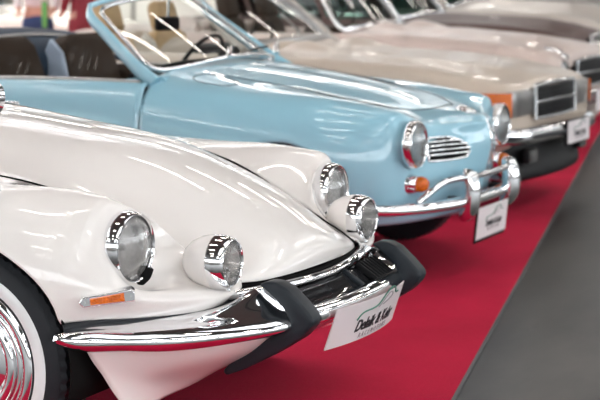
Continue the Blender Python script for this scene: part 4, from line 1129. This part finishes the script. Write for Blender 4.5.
# pale vehicles and stand panels in the bright left background
C7, _ = simple_car('saloon_car', 'cream white saloon in the bright background behind the blue car\'s seats', (-12.2, 17.4, .0075),
    dict(w=.86, nose=.80, cowl=-.85, cock=-2.4, tail=-3.6, wb=2.65, belt=.93, secs=[
        (-.80, .86, .22, .925, 1.0, .965), (-.4, .86, .22, .92, .99, .955), (0, .855, .22, .91, .975, .94), (.4, .84, .24, .88, .94, .91), (.68, .80, .30, .83, .89, .86), (.80, .74, .40, .77, .83, .80), (.83, .70, .44, .72, .78, .75)]), 'cream', False)
windscreen(C7, [(-.98, -.66, .95), (-.86, -.3, 1.0), (-.83, 0, 1.005), (-.86, .3, 1.0), (-.98, .66, .95)], [(-1.30, -.54, 1.39), (-1.24, 0, 1.43), (-1.30, .54, 1.39)], .02, 'glassdark', 'chrome', 24, 1.3)
greenhouse(C7, -1.28, -2.75, .96, 1.45, .72, .56, 'cream')

# low white exhibition partition and pale stand carpet in the far left background
pt = thing('partition', 'long white exhibition partition behind the people at the far left', 'partition', (-16, 19.45, 0))
for k in range(5):
    box('panel', (-4.9+2.45*k, 0, 1.25), (2.40, .08, 2.4), M['panel'], pt, .01)
for k in range(6):
    box('post', (-6.12+2.45*k, 0, 1.27), (.06, .12, 2.54), M['steel'], pt, .005)

for x in (-19, -13):
    a_l = area('partition_fill', (x, 16.2, 5.2), (2.5, .6), 260, (1, .97, .93), (R(48), 0, 0))  # added unseen area lights, no fixtures, to brighten the partition

# ==================================================================== the hall
def slab(name, c, s, m): return struct(box(name, c, s, m, None, 0))
slab('floor', (-2, 10, -.05), (60, 60, .1), M['concrete'])
# carpet: long strip with its edge running slightly askew to the cars
e0 = Vector((-1.841, 4.814)); e1 = Vector((-4.030, 14.199)); d = (e1-e0).normalized(); nrm = Vector((-d.y, d.x))
if nrm.x > 0: nrm = -nrm
a_ = e0-d*1.78; b_2 = e0+d*14.55
def quad(name, pts, z0, z1, m):
    V = [(p.x, p.y, z) for z in (z0, z1) for p in pts]; n = len(pts)
    F = [tuple(range(n))[::-1], tuple(range(n, 2*n))]+[(i, (i+1) % n, n+(i+1) % n, n+i) for i in range(n)]
    return pymesh(name, V, F, m, None, False)
cp = quad('carpet', [a_, b_2, b_2+nrm*13, a_+nrm*13], .0005, .006, M['carpet'])
tag(cp, 'long red carpet under the whole row of cars', 'carpet')
tr = quad('carpet_edge_strip', [a_-nrm*.013, b_2-nrm*.013, b_2, a_], .0005, .0070, M['truss'])
tr.name = 'trim_0'; struct(tr)

HX0, HX1, HY0, HY1, HZ = -31, 27, -19, 39, 8.6
slab('ceiling', ((HX0+HX1)/2, (HY0+HY1)/2, HZ+.1), (58, 58, .2), M['ceil'])
def wall_with_windows(name, axis, pos, lo, hi, z0, z1, wname):
    L = hi-lo; mid_ = (lo+hi)/2
    def seg(c, s): 
        return box_data(c if axis == 'y' else (c[1], c[0], c[2]), s if axis == 'y' else (s[1], s[0], s[2]), 0)
    # axis 'y': wall lies at y=pos and runs along x
    bms = [seg((mid_, pos, z0/2), (L, .3, z0)), seg((mid_, pos, (z1+HZ)/2), (L, .3, HZ-z1))]
    nW = 9; step = L/nW
    for k in range(nW+1):
        bms.append(seg((lo+k*step, pos, (z0+z1)/2), (.7, .3, z1-z0)))
    struct(bmobj(name, merge(bms), M['wall'], None, 0))
    for k in range(nW):
        c0 = lo+(k+.5)*step
        g = seg((c0, pos, (z0+z1)/2), (step-.7, .06, z1-z0)); fr = []
        o = bmobj('window_%d' % (WN[0]), g, M[{'l': 'windowbright', 'b': 'window'}.get(wname, 'windowside')], None, 0); struct(o); WN[0] += 1
        for j in range(1, 4):
            fr.append(seg((c0-(step-.7)/2+(step-.7)*j/4, pos, (z0+z1)/2), (.12, .16, z1-z0)))
        fr.append(seg((c0, pos, (z0+z1)/2), (step-.7, .16, .10)))
        bmobj('glazing_bars', merge(fr), M['truss'], o, 0)
WN = [1]
wall_with_windows('wall_back', 'y', HY1, HX0, HX1, 4.0, 7.8, 'b')
wall_with_windows('wall_front', 'y', HY0, HX0, HX1, 3.6, 7.4, 'f')
wall_with_windows('wall_left', 'x', HX0, HY0, HY1, 1.2, 7.8, 'l')
wall_with_windows('wall_right', 'x', HX1, HY0, HY1, 2.4, 7.4, 'r')
# roof beams
k = 0
for x in (-27.5, -17.3, -6.5, -.9, 8.0, 17.2):
    k += 1; struct(box('trim_%d' % k, (x, (HY0+HY1)/2, HZ-.45), (.28, 57.6, .55), M['truss'], None, 0))
for y in np.arange(HY0+5, HY1, 8.0):
    k += 1; struct(box('trim_%d' % k, ((HX0+HX1)/2, y, HZ-.35), (57.6, .2, .35), M['truss'], None, 0))
# rooflights: long glazed strips let into the ceiling, divided by bars
for x in (-22.5, -12.2, 3.2, 12.8, 21.5):
    for y in (-12, -2, 8, 18, 28):
        o = struct(box('window_%d' % WN[0], (x, y, HZ-.02), (5.4, 7.2, .06), M['sky'], None, 0)); WN[0] += 1
        bmobj('glazing_bars', merge([box_data((x, y-3.6+1.2*j, HZ-.06), (5.5, .16, .08), 0) for j in range(7)]+[box_data((x+xx, y, HZ-.06), (.12, 7.2, .08), 0) for xx in (-1.35, 0, 1.35)]), M['truss'], o, 0)
# batten lamps hung under the ceiling
LAMPS = []
for ix, x in enumerate([-3.9+6.2*k for k in (-3, -2, -1, 0, 1, 2)]):
    for iy, y in enumerate([-6.6+3.1*k for k in range(13)]):
        LAMPS.append((x, y))
lamp_group = 'batten lamps in rows under the ceiling'
proto = thing('batten_lamp', 'long slim white batten lamp hanging in rows under the hall ceiling', 'lamp', (0, 0, 6.9), 0, lamp_group)
hb = box('housing', (0, 0, .05), (1.9, .16, .07), M['wall'], proto, .01)
db = box('diffuser', (0, 0, 0), (1.85, .11, .045), M['tube'], proto, .012)
w1 = tube('hanger', [(-.7, 0, .08), (-.7, 0, HZ-6.9)], .008, M['steel'], proto); w2 = tube('hanger', [(.7, 0, .08), (.7, 0, HZ-6.9)], .008, M['steel'], proto)
for i, (x, y) in enumerate(LAMPS):
    if i == 0: rt = proto
    else:
        rt = proto.copy(); COL.objects.link(rt)
        for ch in (hb, db, w1, w2):
            c = ch.copy(); COL.objects.link(c); c.parent = rt
    rt.location = (x, y, 6.9); rt.rotation_euler = (0, 0, 0)

w = bpy.data.worlds.new('hall_air'); SC.world = w; w.use_nodes = True
w.node_tree.nodes['Background'].inputs[0].default_value = (.75, .8, .9, 1); w.node_tree.nodes['Background'].inputs[1].default_value = .1

# ==================================================================== camera
cam = bpy.data.cameras.new('camera'); cam.lens = 96; cam.sensor_width = 36; cam.clip_end = 200
co = bpy.data.objects.new('camera', cam); COL.objects.link(co); SC.camera = co
co.location = (0, 0, 1.37)
co.rotation_euler = (PI/2-math.atan(220/1600), 0, R(26.5))
cam.dof.use_dof = True; cam.dof.focus_distance = 4.35; cam.dof.aperture_fstop = 5.0
SC.view_settings.view_transform = 'Standard'; SC.view_settings.look = 'None'; SC.view_settings.gamma = 1
SC.view_settings.use_curve_mapping = False; SC.view_settings.exposure = 0.05
